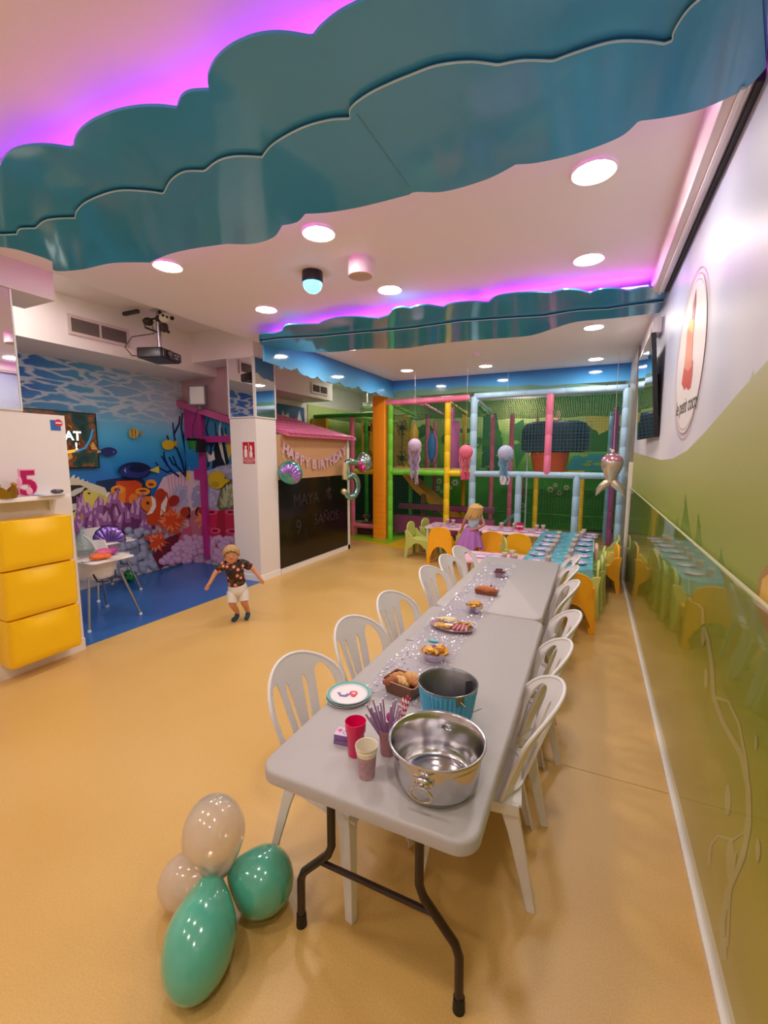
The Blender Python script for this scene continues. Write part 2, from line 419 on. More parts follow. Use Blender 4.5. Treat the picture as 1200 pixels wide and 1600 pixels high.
# clownfish
P.poly('#c8441c', [(228, 800), (236, 778), (252, 764), (262, 770), (266, 792), (258, 812), (240, 822), (230, 816)])
P.poly('#b73a22', ell(251, 773, 8, 10)); P.poly('#e07c24', ell(232, 787, 12, 12))
P.poly('#e9e2dc', [(236, 774), (243, 780), (244, 792), (238, 802), (228, 805), (234, 798), (238, 788)])
P.poly('#e9e2dc', [(252, 788), (260, 775), (262, 780), (258, 800), (250, 806)]); P.poly('#5a1810', ell(231, 786, 2.6, 2.8))
P.poly('#a82c1e', ell(272, 782, 8, 9, a=40)); P.poly('#2c1715', ell(294, 801, 5, 9)); P.poly('#b4391f', ell(289, 800, 7, 8))
# anemones
def anem(cx, cy, rx, ry, n, c1, c2):
    P.poly(c1, ell(cx, cy, rx*.55, ry*.6, 20))
    for lay, cc in ((0, c1), (1, c2), (2, c1)):
        P.many(cc, [spike(cx+rnd.uniform(-3, 3), cy+rnd.uniform(-3, 3), rnd.uniform(0, 360), rnd.uniform(.7, 1.05)*rx*(1-.22*lay), 1.7) for _ in range(n)])
P.poly('#6d2030', [(238, 866), (262, 840), (286, 830), (286, 860), (262, 880), (250, 890)])
anem(268, 814, 26, 26, 34, '#dc4a22', '#ee8f5a'); anem(245, 846, 20, 22, 30, '#d84a24', '#ef9468')
# pink bubble coral, rose coral
P.poly('#c65a7c', [(276, 850), (286, 826), (312, 820), (312, 862)])
bb = sorted([(rnd.uniform(250, 300), rnd.uniform(836, 884)) for _ in range(120)], key=lambda q: q[1])
bb = [q for q in bb if q[1] > 878-(q[0]-250)*.95 and q[1] < 886-(q[0]-250)*.2]
for k in range(0, len(bb), 20):
    P.many('#c190bd', [ell(x, y, 5.6, 5.2, 10) for x, y in bb[k:k+20]]); P.many('#dcb3d6', [ell(x-.4, y-1, 3.6, 3.2, 10) for x, y in bb[k:k+20]])
# fish in open water
def fish(cx, cy, rx, ry, body, edge, tail, d=1, hi='#9fb4dc'):
    P.poly(edge, ell(cx, cy, rx, ry, 20)); P.poly(body, ell(cx+d*rx*.05, cy+ry*.12, rx*.86, ry*.78, 20))
    P.poly(tail, [(cx-d*rx*.85, cy), (cx-d*rx*1.45, cy-ry*.55), (cx-d*rx*1.45, cy+ry*.35)])
    P.poly(hi, [(cx+d*rx*.55, cy-ry*.3), (cx+d*rx*.68, cy), (cx+d*rx*.5, cy+ry*.35), (cx+d*rx*.56, cy)])
fish(211, 735, 26, 13, '#22307e', '#141c48', '#d9cc50', -1); P.poly('#101a44', ell(216, 732, 15, 6))
fish(170, 706, 13, 7, '#1d2c74', '#141c50', '#d8cf88', 1)
P.poly('#cfa94c', ell(209, 677, 7.5, 8)); P.poly('#a9852f', [(216, 677), (222, 672), (223, 680)]); P.many('#8a6a2c', [strip([(206, 670), (207, 684)], 1), strip([(211, 671), (212, 684)], 1)])
P.poly('#e3bb2e', ell(263, 695, 10, 8)); P.poly('#d6a820', [(271, 692), (277, 686), (276, 700)])
P.poly('#e8cf40', ell(297, 744, 6, 8)); P.poly('#d8d4c4', spike(298, 738, 95, 10, 3)); P.poly('#d8d4c4', ell(297, 744, 1.2, 7))
struct(g.build('wall_mural_left', recalc=False))
g = G(); g.m(K('#dcd2d0', .4)); g.box(MX, 2.4, 0, MX+.012, 5.35, .17); struct(g.build('baseboard_left'))

# end wall of the bay: the mural continues, framed by the toy house front
FY = 5.35
g = G(); g.m(sea); g.box(MX, FY, 0, -4.73, FY+.05, 3.58)
P = Print(lambda x, y, d: (lambda p: Vector((max(p.x, MX), p.y, p.z)))(ony(x, y, FY-d))); P.g = g
P.poly('#d9b3b8', [(282, 560), (380, 560), (380, 662), (282, 636)])  # upper wall over the roof, with the pink light on it painted in
P.poly('#3a86b0', [(318, 640), (380, 660), (380, 740), (318, 740)])
P.many('#1c2a5c', [strip(q, 1.8) for q in ([(325, 730), (330, 700), (322, 670), (326, 655)], [(330, 700), (338, 680), (336, 660)], [(366, 730), (362, 700), (370, 680), (364, 660)], [(362, 700), (354, 684), (352, 668)], [(345, 735), (343, 710), (350, 690), (346, 668)])])
P.poly('#191a24', [(334, 700), (342, 672), (350, 690), (358, 722), (352, 732), (340, 728), (331, 735)])
P.poly('#ddd8d0', [(342, 666), (346, 655), (344, 675), (348, 700), (353, 728), (347, 715), (341, 692)]); P.poly('#e9e2dc', [(322, 705), (330, 712), (334, 704), (336, 718), (326, 722)])
P.poly('#d9b030', [(350, 676), (357, 682), (363, 704), (357, 718), (354, 700)])
P.poly('#e6c7d8', [(284, 735), (318, 737), (318, 800), (284, 800)])
P.many('#a9a6c9', [ell(308+rnd.uniform(-8, 8), 775+rnd.uniform(-14, 16), 4.5, 4) for _ in range(20)])
P.poly('#a3a2c4', [(318, 738), (345, 728), (380, 722), (380, 800), (318, 800)])
P.many('#b9b8d8', [ell(rnd.uniform(320, 376), rnd.uniform(732, 790), 3.6, 3.2, 9) for _ in range(60)])
P.poly('#63684a', [(338, 790), (345, 762), (358, 750), (378, 742), (380, 800), (345, 800)])
P.many('#98a076', [spike(rnd.uniform(344, 378), rnd.uniform(770, 800), 90+rnd.uniform(-25, 35), rnd.uniform(16, 26), 3) for _ in range(26)])
P.many('#bcc49a', [spike(rnd.uniform(344, 378), rnd.uniform(764, 795), 90+rnd.uniform(-25, 35), rnd.uniform(9, 15), 1.6) for _ in range(22)])
P.poly('#c9788f', [(284, 800), (318, 792), (318, 870), (284, 866)])
P.poly('#a81c3c', [(318, 800), (380, 795), (380, 850), (345, 852), (318, 850)])
for x, y, rx in ((331, 800, 9), (360, 800, 9), (375, 818, 9), (336, 829, 9), (363, 830, 11), (322, 825, 7)):
    P.poly('#c9284f', [(x-rx, y), (x+rx, y), (x+rx*.8, y+30), (x-rx*.8, y+30)]); P.poly('#e05a80', ell(x, y, rx, 4.5)); P.poly('#8a1434', ell(x, y+.3, rx*.55, 2.2))
P.poly('#2c1715', ell(310, 801, 5, 9)); P.poly('#b4391f', ell(315, 800, 7, 8)); P.many('#ee9a68', [spike(318, 812, rnd.uniform(120, 250), 16, 1.4) for _ in range(16)])
bb = sorted([(rnd.uniform(286, 378), rnd.uniform(838, 880)) for _ in range(110)], key=lambda q: q[1])
for k in range(0, len(bb), 20):
    P.many('#c190bd', [ell(x, y, 5.6, 5.2, 10) for x, y in bb[k:k+20]]); P.many('#dcb3d6', [ell(x-.4, y-1, 3.6, 3.2, 10) for x, y in bb[k:k+20]])
P.poly('#d3b41c', ell(339, 750, 14, 14, 20)); P.poly('#d3b41c', [(350, 744), (359, 752), (349, 758)]); P.poly('#1c1a20', ell(352, 747, 1.2, 1.4)); P.poly('#b99a14', ell(336, 757, 7, 5))
struct(g.build('wall_mural_end', recalc=False))
g = G(); g.m(K('#dcd2d0', .4)); g.box(MX, FY-.012, 0, -4.73, FY, .17); struct(g.build('baseboard_end'))
# partition side (cork above, chalkboard below) is part of the toy house
# ---------------- right wall with its printed meadow ----------------
rw = M('meadow_print', '#dcdae0', .42, spec=.28); nt = rw.node_tree; b = nt.nodes['Principled BSDF']
tc = nt.nodes.new('ShaderNodeTexCoord'); sx = nt.nodes.new('ShaderNodeSeparateXYZ'); nt.links.new(tc.outputs['Object'], sx.inputs[0])
dv = nt.nodes.new('ShaderNodeMath'); dv.operation = 'DIVIDE'; dv.inputs[1].default_value = 3.4; nt.links.new(sx.outputs[2], dv.inputs[0])
rp = ramp_node(nt, [(0, '#d0d0dc'), (.55, '#cfcdd8'), (.75, '#c0c8de'), (1, '#aebde0')]); nt.links.new(dv.outputs[0], rp.inputs[0])
ns = nt.nodes.new('ShaderNodeTexNoise'); ns.inputs['Scale'].default_value = .7; nt.links.new(tc.outputs['Object'], ns.inputs['Vector'])
nr = ramp_node(nt, [(.45, (0, 0, 0, 1)), (.7, (1, 1, 1, 1))]); nt.links.new(ns.outputs[0], nr.inputs[0])
mx = nt.nodes.new('ShaderNodeMix'); mx.data_type = 'RGBA'; mx.inputs[7].default_value = C('#eeeaec'); nt.links.new(nr.outputs[0], mx.inputs[0]); nt.links.new(rp.outputs[0], mx.inputs[6]); nt.links.new(mx.outputs[2], b.inputs['Base Color'])
hm = M('meadow_hill_and_reflection', '#a3a15a', .42, spec=.4); nt = hm.node_tree; b = nt.nodes['Principled BSDF']
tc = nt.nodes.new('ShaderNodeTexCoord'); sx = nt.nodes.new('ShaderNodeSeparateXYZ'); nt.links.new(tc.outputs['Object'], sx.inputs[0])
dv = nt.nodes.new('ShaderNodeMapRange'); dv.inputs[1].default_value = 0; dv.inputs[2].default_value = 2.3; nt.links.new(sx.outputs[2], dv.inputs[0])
rp = ramp_node(nt, [(.0, '#c4b438'), (.25, '#aea82c'), (.45, '#92a030'), (.6, '#8f9a3e'), (.72, '#a5a95e'), (.86, '#b9b986'), (1, '#c9c8a4')]); nt.links.new(dv.outputs[0], rp.inputs[0]); nt.links.new(rp.outputs[0], b.inputs['Base Color'])  # printed hill; the yellow low down also paints in the floor's reflection
g = G(); g.m(rw); g.box(WX, -3.1, 0, WX+.15, 12.0, 3.7)
P = Print(lambda x, y, d: onx(x, y, WX-d)); P.g = g
# hills: outline on the wall in (distance along the wall, height)
def hill(mat, line, z0=0):
    P.k += 1; d = .0004*P.k; g.m(mat); v0 = None
    for (a, za), (b_, zb) in zip(line, line[1:]): g.poly([(WX-d, a, z0), (WX-d, b_, z0), (WX-d, b_, zb), (WX-d, a, za)])
hill(K('#bfc3ae', .42), [(1.6, 2.0), (1.72, 2.22), (1.82, 2.02), (1.95, 2.0), (2.06, 2.12), (2.15, 2.02), (2.35, 1.9), (2.4, 1.8)], 1.6)
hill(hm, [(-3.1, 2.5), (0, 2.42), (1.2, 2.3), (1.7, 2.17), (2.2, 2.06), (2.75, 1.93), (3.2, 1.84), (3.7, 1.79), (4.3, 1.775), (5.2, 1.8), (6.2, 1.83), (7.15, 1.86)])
hill(K('#9ea05c', .42), [(5.6, 1.2), (6.0, 1.3), (6.5, 1.48), (7.15, 1.62)])
P.many('#6f8a1e', [[(1062, 830), (1068, 800), (1071, 772), (1074, 800), (1080, 840), (1072, 850)], [(1084, 850), (1088, 830), (1091, 800), (1094, 825), (1096, 858)], [(1120, 895), (1124, 870), (1126, 856), (1130, 880), (1133, 902)], [(1055, 830), (1058, 806), (1061, 832)], [(1137, 905), (1141, 886), (1145, 912)]])
# pale curling stems, printed low on the wall
P.k += 1
def curve(pts, w_): return strip(pts, w_)
P.many('#bdb87a', [curve([(1131, 1500), (1128, 1440), (1138, 1390), (1160, 1340), (1170, 1290), (1169, 1230), (1158, 1180), (1130, 1130), (1115, 1090), (1112, 1040), (1106, 1000), (1100, 980)], 5),
                   curve([(1107, 1352), (1110, 1320), (1122, 1306), (1145, 1312), (1163, 1300), (1169, 1262)], 2.6), curve([(1114, 1088), (1138, 1096), (1154, 1130), (1166, 1190), (1170, 1230)], 2.6), curve([(1098, 975), (1098, 952), (1092, 945), (1079, 940), (1076, 905)], 2.4), curve([(1136, 1480), (1140, 1400), (1150, 1330)], 2.4),
                   ell(1137, 1250, 5, 24), ell(1141, 1345, 7, 34), ell(1103, 1060, 3.5, 16), ell(1157, 1178, 2.4, 10), ell(1181, 1160, 2.6, 12), ell(1184, 1328, 4, 18), ell(1098, 995, 3, 16)])
P.many('#a88040', [[(1180, 940), (1186, 900), (1200, 880), (1215, 880), (1215, 1010), (1196, 985)]], .42)
P.many('#d9b04a', [[(1186, 935), (1191, 905), (1215, 885), (1215, 960), (1198, 950)]])
# the round emblem high on the wall
cy, cz = 3.36, 2.41
def ring(r, w_, n=48, s=(1, 1.0)):
    o_ = [(cy+r*s[0]*math.cos(2*PI*i/n), cz+r*s[1]*math.sin(2*PI*i/n)) for i in range(n)]; i_ = [(cy+(r-w_)*s[0]*math.cos(2*PI*i/n), cz+(r-w_)*s[1]*math.sin(2*PI*i/n)) for i in range(n)]
    d = .0004*P.k
    for i in range(n): k = (i+1) % n; g.poly([(WX-d, *o_[i]), (WX-d, *o_[k]), (WX-d, *i_[k]), (WX-d, *i_[i])])
P.k += 1; g.m(K('#e9e2e0', .42)); g.poly([(WX-.0004*P.k, cy+.44*math.cos(2*PI*i/40), cz+.46*math.sin(2*PI*i/40)) for i in range(40)])
P.k += 1; g.m(K('#b58d8c', .42)); ring(.44, .006, s=(1, 1.0)); ring(.47, .006); ring(.50, .006)
P.poly('#cf4c38', [(1065, 600), (1067, 585), (1071, 560), (1078, 555), (1083, 565), (1082, 585), (1079, 606), (1075, 610), (1072, 605), (1069, 610)], .42)
P.poly('#e4906a', [(1069, 575), (1072, 540), (1074, 515), (1079, 505), (1083, 520), (1082, 545), (1081, 572), (1075, 580)], .42)
P.poly('#e8c15e', [(1076, 515), (1077, 500), (1083, 495), (1085, 508), (1083, 522)], .42)
P.poly('#b05a64', [(1081, 498), (1083, 475), (1088, 450), (1087, 475), (1084, 500)], .42)
P.k += 2; g.m(K('#4a3a3e', .42))
glyphs(g, 'le petit coco', .135, lambda u, v, d: (WX-.0004*P.k, cy-.02-u, cz-.29+v), 0, 0)
struct(g.build('wall_right', recalc=False))

# clear acrylic guard panel over the lower print, with white edge strips
am = bpy.data.materials.new('clear_acrylic'); am.use_nodes = True; nt = am.node_tree; nt.nodes.remove(nt.nodes['Principled BSDF'])
fr = nt.nodes.new('ShaderNodeFresnel'); fr.inputs[0].default_value = 1.65
tr = nt.nodes.new('ShaderNodeBsdfTransparent'); tr.inputs[0].default_value = (.97, .98, .96, 1)
gl = nt.nodes.new('ShaderNodeBsdfGlossy'); gl.inputs['Roughness'].default_value = .035
tcc = nt.nodes.new('ShaderNodeTexCoord'); nn = nt.nodes.new('ShaderNodeTexNoise'); nn.inputs['Scale'].default_value = 1.6; bp = nt.nodes.new('ShaderNodeBump'); bp.inputs['Strength'].default_value = .12; bp.inputs['Distance'].default_value = .02
nt.links.new(tcc.outputs['Object'], nn.inputs[0]); nt.links.new(nn.outputs[0], bp.inputs['Height']); nt.links.new(bp.outputs[0], gl.inputs['Normal'])
ms = nt.nodes.new('ShaderNodeMixShader'); geo = nt.nodes.new('ShaderNodeNewGeometry'); inv = nt.nodes.new('ShaderNodeMath'); inv.operation = 'SUBTRACT'; inv.inputs[0].default_value = 1; nt.links.new(geo.outputs['Backfacing'], inv.inputs[1])
fm_ = nt.nodes.new('ShaderNodeMath'); fm_.operation = 'MULTIPLY'; nt.links.new(fr.outputs[0], fm_.inputs[0]); nt.links.new(inv.outputs[0], fm_.inputs[1]); nt.links.new(fm_.outputs[0], ms.inputs[0]); nt.links.new(tr.outputs[0], ms.inputs[1]); nt.links.new(gl.outputs[0], ms.inputs[2]); nt.links.new(ms.outputs[0], nt.nodes['Material Output'].inputs[0])
g = G(); g.m(am); g.box(WX-.028, -3.0, .012, WX-.022, 7.1, 1.37); struct(g.build('wall_right_panel'))
g = G(); g.m(K('#c9c9a0', .3)); g.box(WX-.03, -3.0, 1.37, WX-.018, 7.1, 1.376); struct(g.build('trim_6'))
g = G(); g.m(K('#f0ebe6', .3)); g.box(WX-.042, -3.0, 0, WX, 7.1, .022); struct(g.build('baseboard_right'))
g = G(); g.m(K('#eee6d8', .4)); g.box(WX-.05, 7.1, 0, WX, 7.16, 1.72); struct(g.build('trim_7'))
g = G(); g.m(K('#8a8478', .3)); g.box(WX-.03, 7.16, 0, WX, 8.5, 3.3); struct(g.build('trim_8'))
# shutter cassette under the ceiling along the right wall
t = thing('shutter_cassette', 'long white roller cassette under the ceiling on the right wall', 'roller blind', (WX, 2.8, 3.2))
g = G(); g.m(K('#e9dfe2', .35))
g.prism([(-.135, .15), (-.135, .05), (-.115, .012), (-.04, 0), (-.025, .02), (-.025, .15)], -.53, 1.85, lambda u, v, d: (u, d, v)); g.build('housing', t)
g = G(); g.m(K('#f2ecee', .3)); g.box(-.075, -.53, -.012, -.06, 1.85, .003); g.build('bottom_bar', t)
g = G(); g.m(K('#2c2830', .5)); g.box(-.025, -.53, .0, -.001, 1.85, .15); g.build('gap_shade', t)  # dark strip standing in for the shaded gap behind the cassette

# ---------------- blue printed fascias with a wavy edge ----------------
bf = M('blue_fascia_print', '#2f86c6', .07, spec=.6); nt = bf.node_tree; b = nt.nodes['Principled BSDF']
tc = nt.nodes.new('ShaderNodeTexCoord'); sx = nt.nodes.new('ShaderNodeSeparateXYZ'); nt.links.new(tc.outputs['Object'], sx.inputs[0])
dv = nt.nodes.new('ShaderNodeMapRange'); dv.inputs[1].default_value = 2.95; dv.inputs[2].default_value = 3.36; nt.links.new(sx.outputs[2], dv.inputs[0])
rp = ramp_node(nt, [(0, '#7cc8f4'), (.5, '#52aceb'), (1, '#2c7ccc')]); nt.links.new(dv.outputs[0], rp.inputs[0]); nt.links.new(rp.outputs[0], b.inputs['Base Color'])
g = G(); g.m(bf)
low = [(437, 572), (443, 573), (464, 575), (480, 587), (496, 588), (512, 596), (531, 596), (544, 604), (560, 603), (571, 611), (587, 612), (603, 619)]
pts = [(q.y, q.z) for q in (onx(x, y, -3.87) for x, y in low)]
# round each scallop
sc = []
for i in range(0, len(pts)-1):
    (a, za), (b_, zb) = pts[i], pts[i+1]
    for k in range(6):
        f_ = k/6; sc.append((a+(b_-a)*f_, za+(zb-za)*f_-(.035*math.sin(PI*f_))))
sc.append((8.7, 3.0))
g.prism([(sc[0][0]-.3, CEIL-.001), (sc[0][0]-.3, sc[0][1]+.01)]+sc+[(8.7, CEIL-.001)], 0, .03, lambda u, v, d: (-3.9+d, u, v)); struct(g.build('trim_9'))
g = G(); g.m(bf)
g.box(-3.868, 8.65, 3.06, WX-.001, 8.68, CEIL-.001)
P = Print(lambda x, y, d: ony(x, y, 8.65-d)); P.g = g
low2 = [(606, 613), (640, 609), (700, 607), (720, 604), (760, 603), (800, 604), (830, 601), (860, 604), (900, 600), (950, 602), (998, 600)]
g.m(K('#6fa08a', .15)); P.k = 2
for a, b_ in zip(low2, low2[1:]):
    g.poly([P.P(a[0], a[1], .002), P.P(b_[0], b_[1], .002), P.P(b_[0], b_[1]+9, .002), P.P(a[0], a[1]+9, .002)])
struct(g.build('trim_10', recalc=False))

# ---------------- ceiling clouds ----------------
cm = M('teal_gloss_panel', '#46a6dc', .085, spec=.5); nt = cm.node_tree; b = nt.nodes['Principled BSDF']
tc = nt.nodes.new('ShaderNodeTexCoord'); ns = nt.nodes.new('ShaderNodeTexNoise'); ns.inputs['Scale'].default_value = .6; ns.inputs['Detail'].default_value = 1.0
bp = nt.nodes.new('ShaderNodeBump'); bp.inputs['Strength'].default_value = .5; bp.inputs['Distance'].default_value = .09
nt.links.new(tc.outputs['Object'], ns.inputs['Vector']); nt.links.new(ns.outputs[0], bp.inputs['Height']); nt.links.new(bp.outputs[0], b.inputs['Normal'])
nv = nt.nodes.new('ShaderNodeTexNoise'); nv.inputs['Scale'].default_value = .8; nt.links.new(tc.outputs['Object'], nv.inputs['Vector'])
rp = ramp_node(nt, [(.35, '#3f9ed0'), (.65, '#4ca4dc')]); nt.links.new(nv.outputs[0], rp.inputs[0]); nt.links.new(rp.outputs[0], b.inputs['Base Color'])
edge_m = K('#d4ecf0', .3); screw_m = K('#1d3a3e', .4)
led_m = M('magenta_led', '#ff46d8', .5, emit=LED)
def arcs(groups, bulge=0.0, n=7):
    """each group is one scallop; a smooth run through its points, meeting its neighbours in a notch"""
    out = []
    for gp in groups:
        for i in range(len(gp)-1):
            p0 = gp[max(i-1, 0)]; p1 = gp[i]; p2 = gp[i+1]; p3 = gp[min(i+2, len(gp)-1)]
            for k in range(n):
                t_ = k/n
                out.append(tuple(.5*(2*p1[j]+(p2[j]-p0[j])*t_+(2*p0[j]-5*p1[j]+4*p2[j]-p3[j])*t_*t_+(3*p1[j]-p0[j]-3*p2[j]+p3[j])*t_**3) for j in (0, 1)))
        out.append(gp[-1])
    o2 = []
    for p in out:
        if not o2 or math.dist(p, o2[-1]) > .01: o2.append(p)
    return o2
def cloud(name, label, z, front, back, ridge, seam, strips, zl):
    t = thing(name, label, 'ceiling panel', (-1.8, onz(600, 300, z).y if z > 3.19 else 2, z))
    off = Vector(t.location)
    W = lambda q, zz: (lambda p: (p.x, p.y))(onz(q[0], q[1], zz))
    f_ = arcs([[W(q, z+.02) for q in gp] for gp in front]); b_ = arcs([[W(q, z) for q in gp] for gp in back]); r_ = arcs([[W(q, z) for q in gp] for gp in ridge])
    def slab(a, zz, h, nm):
        g = G(); g.m(cm); g.prism(a, zz, zz+h, lambda u, v, d: (u-off.x, v-off.y, d-off.z)); return g.build(nm, t, ang=40)
    slab(f_+b_[::-1], z+.02, .012, 'upper_panel')
    lowp = [(p[0]+(.0), p[1]) for p in r_]+b_[::-1]
    slab(lowp, z, .012, 'lower_panel')
    g = G(); g.m(edge_m); g.tube([(p[0]-off.x, p[1]-off.y, z+.004-off.z) for p in r_], .0045, 5); g.build('edge_lip', t)  # near-white lip colour paints in the highlight along the scalloped edge
    if seam:
        g = G(); g.m(K('#3a8aa6', .3)); a, b2 = [onz(q[0], q[1], z) for q in seam]
        g.tube([a-off-Vector((0, 0, .0005)), b2-off-Vector((0, 0, .0005))], .003, 4); g.build('panel_seam', t)
    for s_ in strips:
        g = G(); g.m(led_m)
        g.tube([(p[0]-off.x, p[1]-off.y, zl-off.z) for p in s_], .008, 6); g.build('led_strip', t)
    return t, off
near_front = [[(-90, 330), (-40, 268), (0, 262)], [(0, 262), (5, 250), (20, 236), (45, 229), (75, 228), (114, 233)], [(114, 233), (120, 212), (140, 193), (175, 177), (210, 169), (245, 167), (276, 170)],
    [(276, 170), (283, 153), (298, 144), (327, 142)], [(327, 142), (325, 120), (337, 95), (362, 73), (400, 57), (440, 53), (488, 60)], [(488, 60), (502, 43), (535, 18), (585, -4), (640, -18)],
    [(640, -18), (690, -60), (760, -95), (850, -110)], [(850, -110), (900, -150), (1000, -175), (1100, -175), (1200, -150), (1205, -80), (1200, 0), (1199, 60)]]
near_back = [[(-90, 392), (0, 386), (60, 400), (84, 410)], [(84, 410), (86, 423), (128, 421), (176, 411), (235, 410)], [(235, 410), (262, 398), (299, 389), (354, 381)], [(354, 381), (395, 381), (427, 371), (441, 352)], [(441, 352), (464, 347), (477, 334)],
    [(477, 334), (512, 332), (565, 323), (640, 304)], [(640, 304), (650, 300), (696, 299), (761, 280), (806, 257)], [(806, 257), (841, 254), (901, 240), (967, 215), (998, 189)], [(998, 189), (1037, 184), (1088, 173), (1135, 154), (1172, 133), (1197, 106)]]
near_ridge = [[(-90, 372), (-30, 366), (0, 368), (27, 367)], [(27, 367), (32, 359), (56, 358)], [(56, 358), (69, 347), (88, 343), (118, 342)], [(118, 342), (121, 330), (139, 315), (181, 300), (224, 300), (256, 304)], [(256, 304), (267, 284), (288, 270), (320, 269)],
    [(320, 269), (341, 253), (368, 246), (410, 247)], [(410, 247), (427, 227), (469, 203), (512, 190), (548, 187)], [(548, 187), (549, 170), (576, 149), (613, 131), (640, 120), (682, 105), (733, 99), (778, 104)], [(778, 104), (817, 97), (864, 98)],
    [(864, 98), (901, 84), (957, 68), (1004, 67), (1037, 71)], [(1037, 71), (1051, 65), (1054, 50), (1079, 14), (1130, -25)], [(1130, -25), (1150, -60), (1190, -80)]]
Z1 = 3.2
cloud('ceiling_cloud', 'huge teal glossy cloud panel with magenta glow, hanging nearest the camera', Z1, near_front, near_back, near_ridge, ((558, 178), (640, 292)),
      [[(-3.5, 1.66), (-3.0, 1.68), (-2.3, 1.62), (-1.5, 1.66), (-.8, 1.62)],
       [(-3.5, 2.0), (-3.0, 2.05), (-2.2, 2.1), (-1.3, 2.1)], [(-.9, 2.0), (-.2, 2.15), (.35, 2.1)]], 3.27)
far_front = [[(405, 530), (405, 524), (412, 521), (429, 521), (441, 517)], [(441, 517), (446, 509), (459, 507), (480, 507), (497, 507)], [(497, 507), (508, 502), (528, 497), (555, 495), (592, 498)], [(592, 498), (608, 492), (614, 484), (627, 480), (641, 482)],
    [(641, 482), (653, 478), (669, 477), (692, 481)], [(692, 481), (705, 475), (735, 472), (762, 474)], [(762, 474), (775, 464), (800, 459), (830, 457), (862, 458)], [(862, 458), (880, 453), (905, 454), (922, 459)], [(922, 459), (935, 453), (958, 451), (983, 455)], [(983, 455), (1003, 450), (1025, 450), (1046, 457)]]
far_back = [[(405, 532), (409, 539), (429, 545)], [(429, 545), (453, 548), (496, 551)], [(496, 551), (533, 549), (571, 545), (603, 545)], [(603, 545), (635, 544), (667, 539)], [(667, 539), (693, 536), (735, 532), (790, 528)], [(790, 528), (830, 524), (866, 513)], [(866, 513), (900, 503), (960, 497), (1044, 487)]]
far_ridge = [[(410, 534), (440, 530), (500, 527)], [(500, 527), (550, 522), (600, 518)], [(600, 518), (650, 513), (720, 503)], [(720, 503), (800, 498), (850, 495)], [(850, 495), (900, 487), (950, 484)], [(950, 484), (990, 478), (1045, 471)]]
cloud('ceiling_cloud', 'long thin teal cloud panel with magenta glow, over the far end of the tables', 3.21, far_front, far_back, far_ridge, None,
      [[(-3.75, 4.75), (-2.8, 4.62), (-2.0, 4.58), (-1.2, 4.56)], [(-1.1, 4.56), (-.4, 4.58), (.35, 4.66)]], 3.275)
for k_ in (0,):
    pass

# ---------------- lamps ----------------
lamp_m = M('lamp_disc', '#fff2ea', .4, emit=LAMP)
lamps = [((928, 265), 'lit round ceiling lamp nearest the right wall, under the big cloud'), ((498, 362), 'lit round ceiling lamp beside the big cloud in the middle row'), ((262, 414), 'lit round ceiling lamp nearest the projector side, beside the big cloud'),
         ((920, 403), 'lit round ceiling lamp at the right, between the two clouds'), ((609, 451), 'lit round ceiling lamp between the disco lamp and the far cloud'), ((416, 482), 'lit round ceiling lamp just left of the far cloud'),
         ((928, 510), 'lit round ceiling lamp just behind the far cloud at the right'), ((636, 578), 'lit round ceiling lamp at the far left, close to the blue fascia'), ((759, 571), 'lit round ceiling lamp in the middle close to the blue fascia'), ((931, 560), 'lit round ceiling lamp at the right close to the blue fascia')]
def downlight(label, loc):
    t = thing('ceiling_lamp', label, 'lamp', loc, 0, 'round ceiling lamps')
    g = G(); g.m(K('#f4f0ee', .4)); g.lathe([(.118, 0), (.12, -.012), (.112, -.018), (.102, -.014), (.102, 0)], 32); g.build('rim', t)
    g = G(); g.m(lamp_m); g.lathe([(.001, -.013), (.103, -.013)], 32); g.build('diffuser', t)
    return t
L0 = None
for q, lb in lamps:
    p = onz(q[0], q[1], CEIL)
    if L0 is None: L0 = downlight(lb, p)
    else: dup(L0, p, 0, lb)
for x, y, lb in ((-3.25, 5.75, 'round ceiling lamp hidden above the far cloud on the left'), (-1.75, 5.75, 'round ceiling lamp hidden above the far cloud in the middle'),
                 (-.05, .4, 'round ceiling lamp above the camera by the right wall'), (-1.7, .4, 'round ceiling lamp over the near end of the room'), (-3.2, .3, 'round ceiling lamp over the near end by the counter'), (-.1, -1.2, 'round ceiling lamp behind the camera by the right wall'),
                 (-1.7, -1.2, 'round ceiling lamp behind the camera'), (-3.2, -1.2, 'round ceiling lamp behind the camera by the counter')):
    dup(L0, (x, y, CEIL), 0, lb)
dup(L0, (-4.8, 2.52, 3.58), 0, 'added round lamp brightening the reef bay, unseen behind the white box'); dup(L0, (-5.4, 1.5, 3.58), 0, 'added round lamp brightening the reef bay, unseen behind the counter wall')  # both lamps are added out of view to brighten the reef bay
# disco lamp
p = onz(488, 425, CEIL)
t = thing('disco_lamp', 'small blue glowing disco dome lamp on the ceiling', 'lamp', p)
g = G(); g.m(K('#1c1a22', .3)); g.lathe([(.001, 0), (.085, 0), (.088, -.01), (.088, -.085), (.08, -.09), (.001, -.09)], 28); g.build('base', t)
g = G(); g.m(M('blue_dome', '#58b4ff', .15, emit=1.6, bump=.5, bscale=60)); g.lathe([(.001, -.17), (.04, -.163), (.068, -.14), (.08, -.11), (.082, -.088)], 28); g.build('dome', t)
p = onz(563, 405, CEIL)
t = thing('ceiling_speaker', 'white round drum fixture on the ceiling beside the disco lamp', 'ceiling fixture', p)
g = G(); g.m(K('#efdfe6', .4)); g.lathe([(.001, 0), (.098, 0), (.098, -.125), (.094, -.13)], 32); g.build('body', t)
g = G(); g.m(K('#cdb6a4', .5)); g.lathe([(.001, -.128), (.092, -.13), (.096, -.128)], 32); g.build('cover', t)
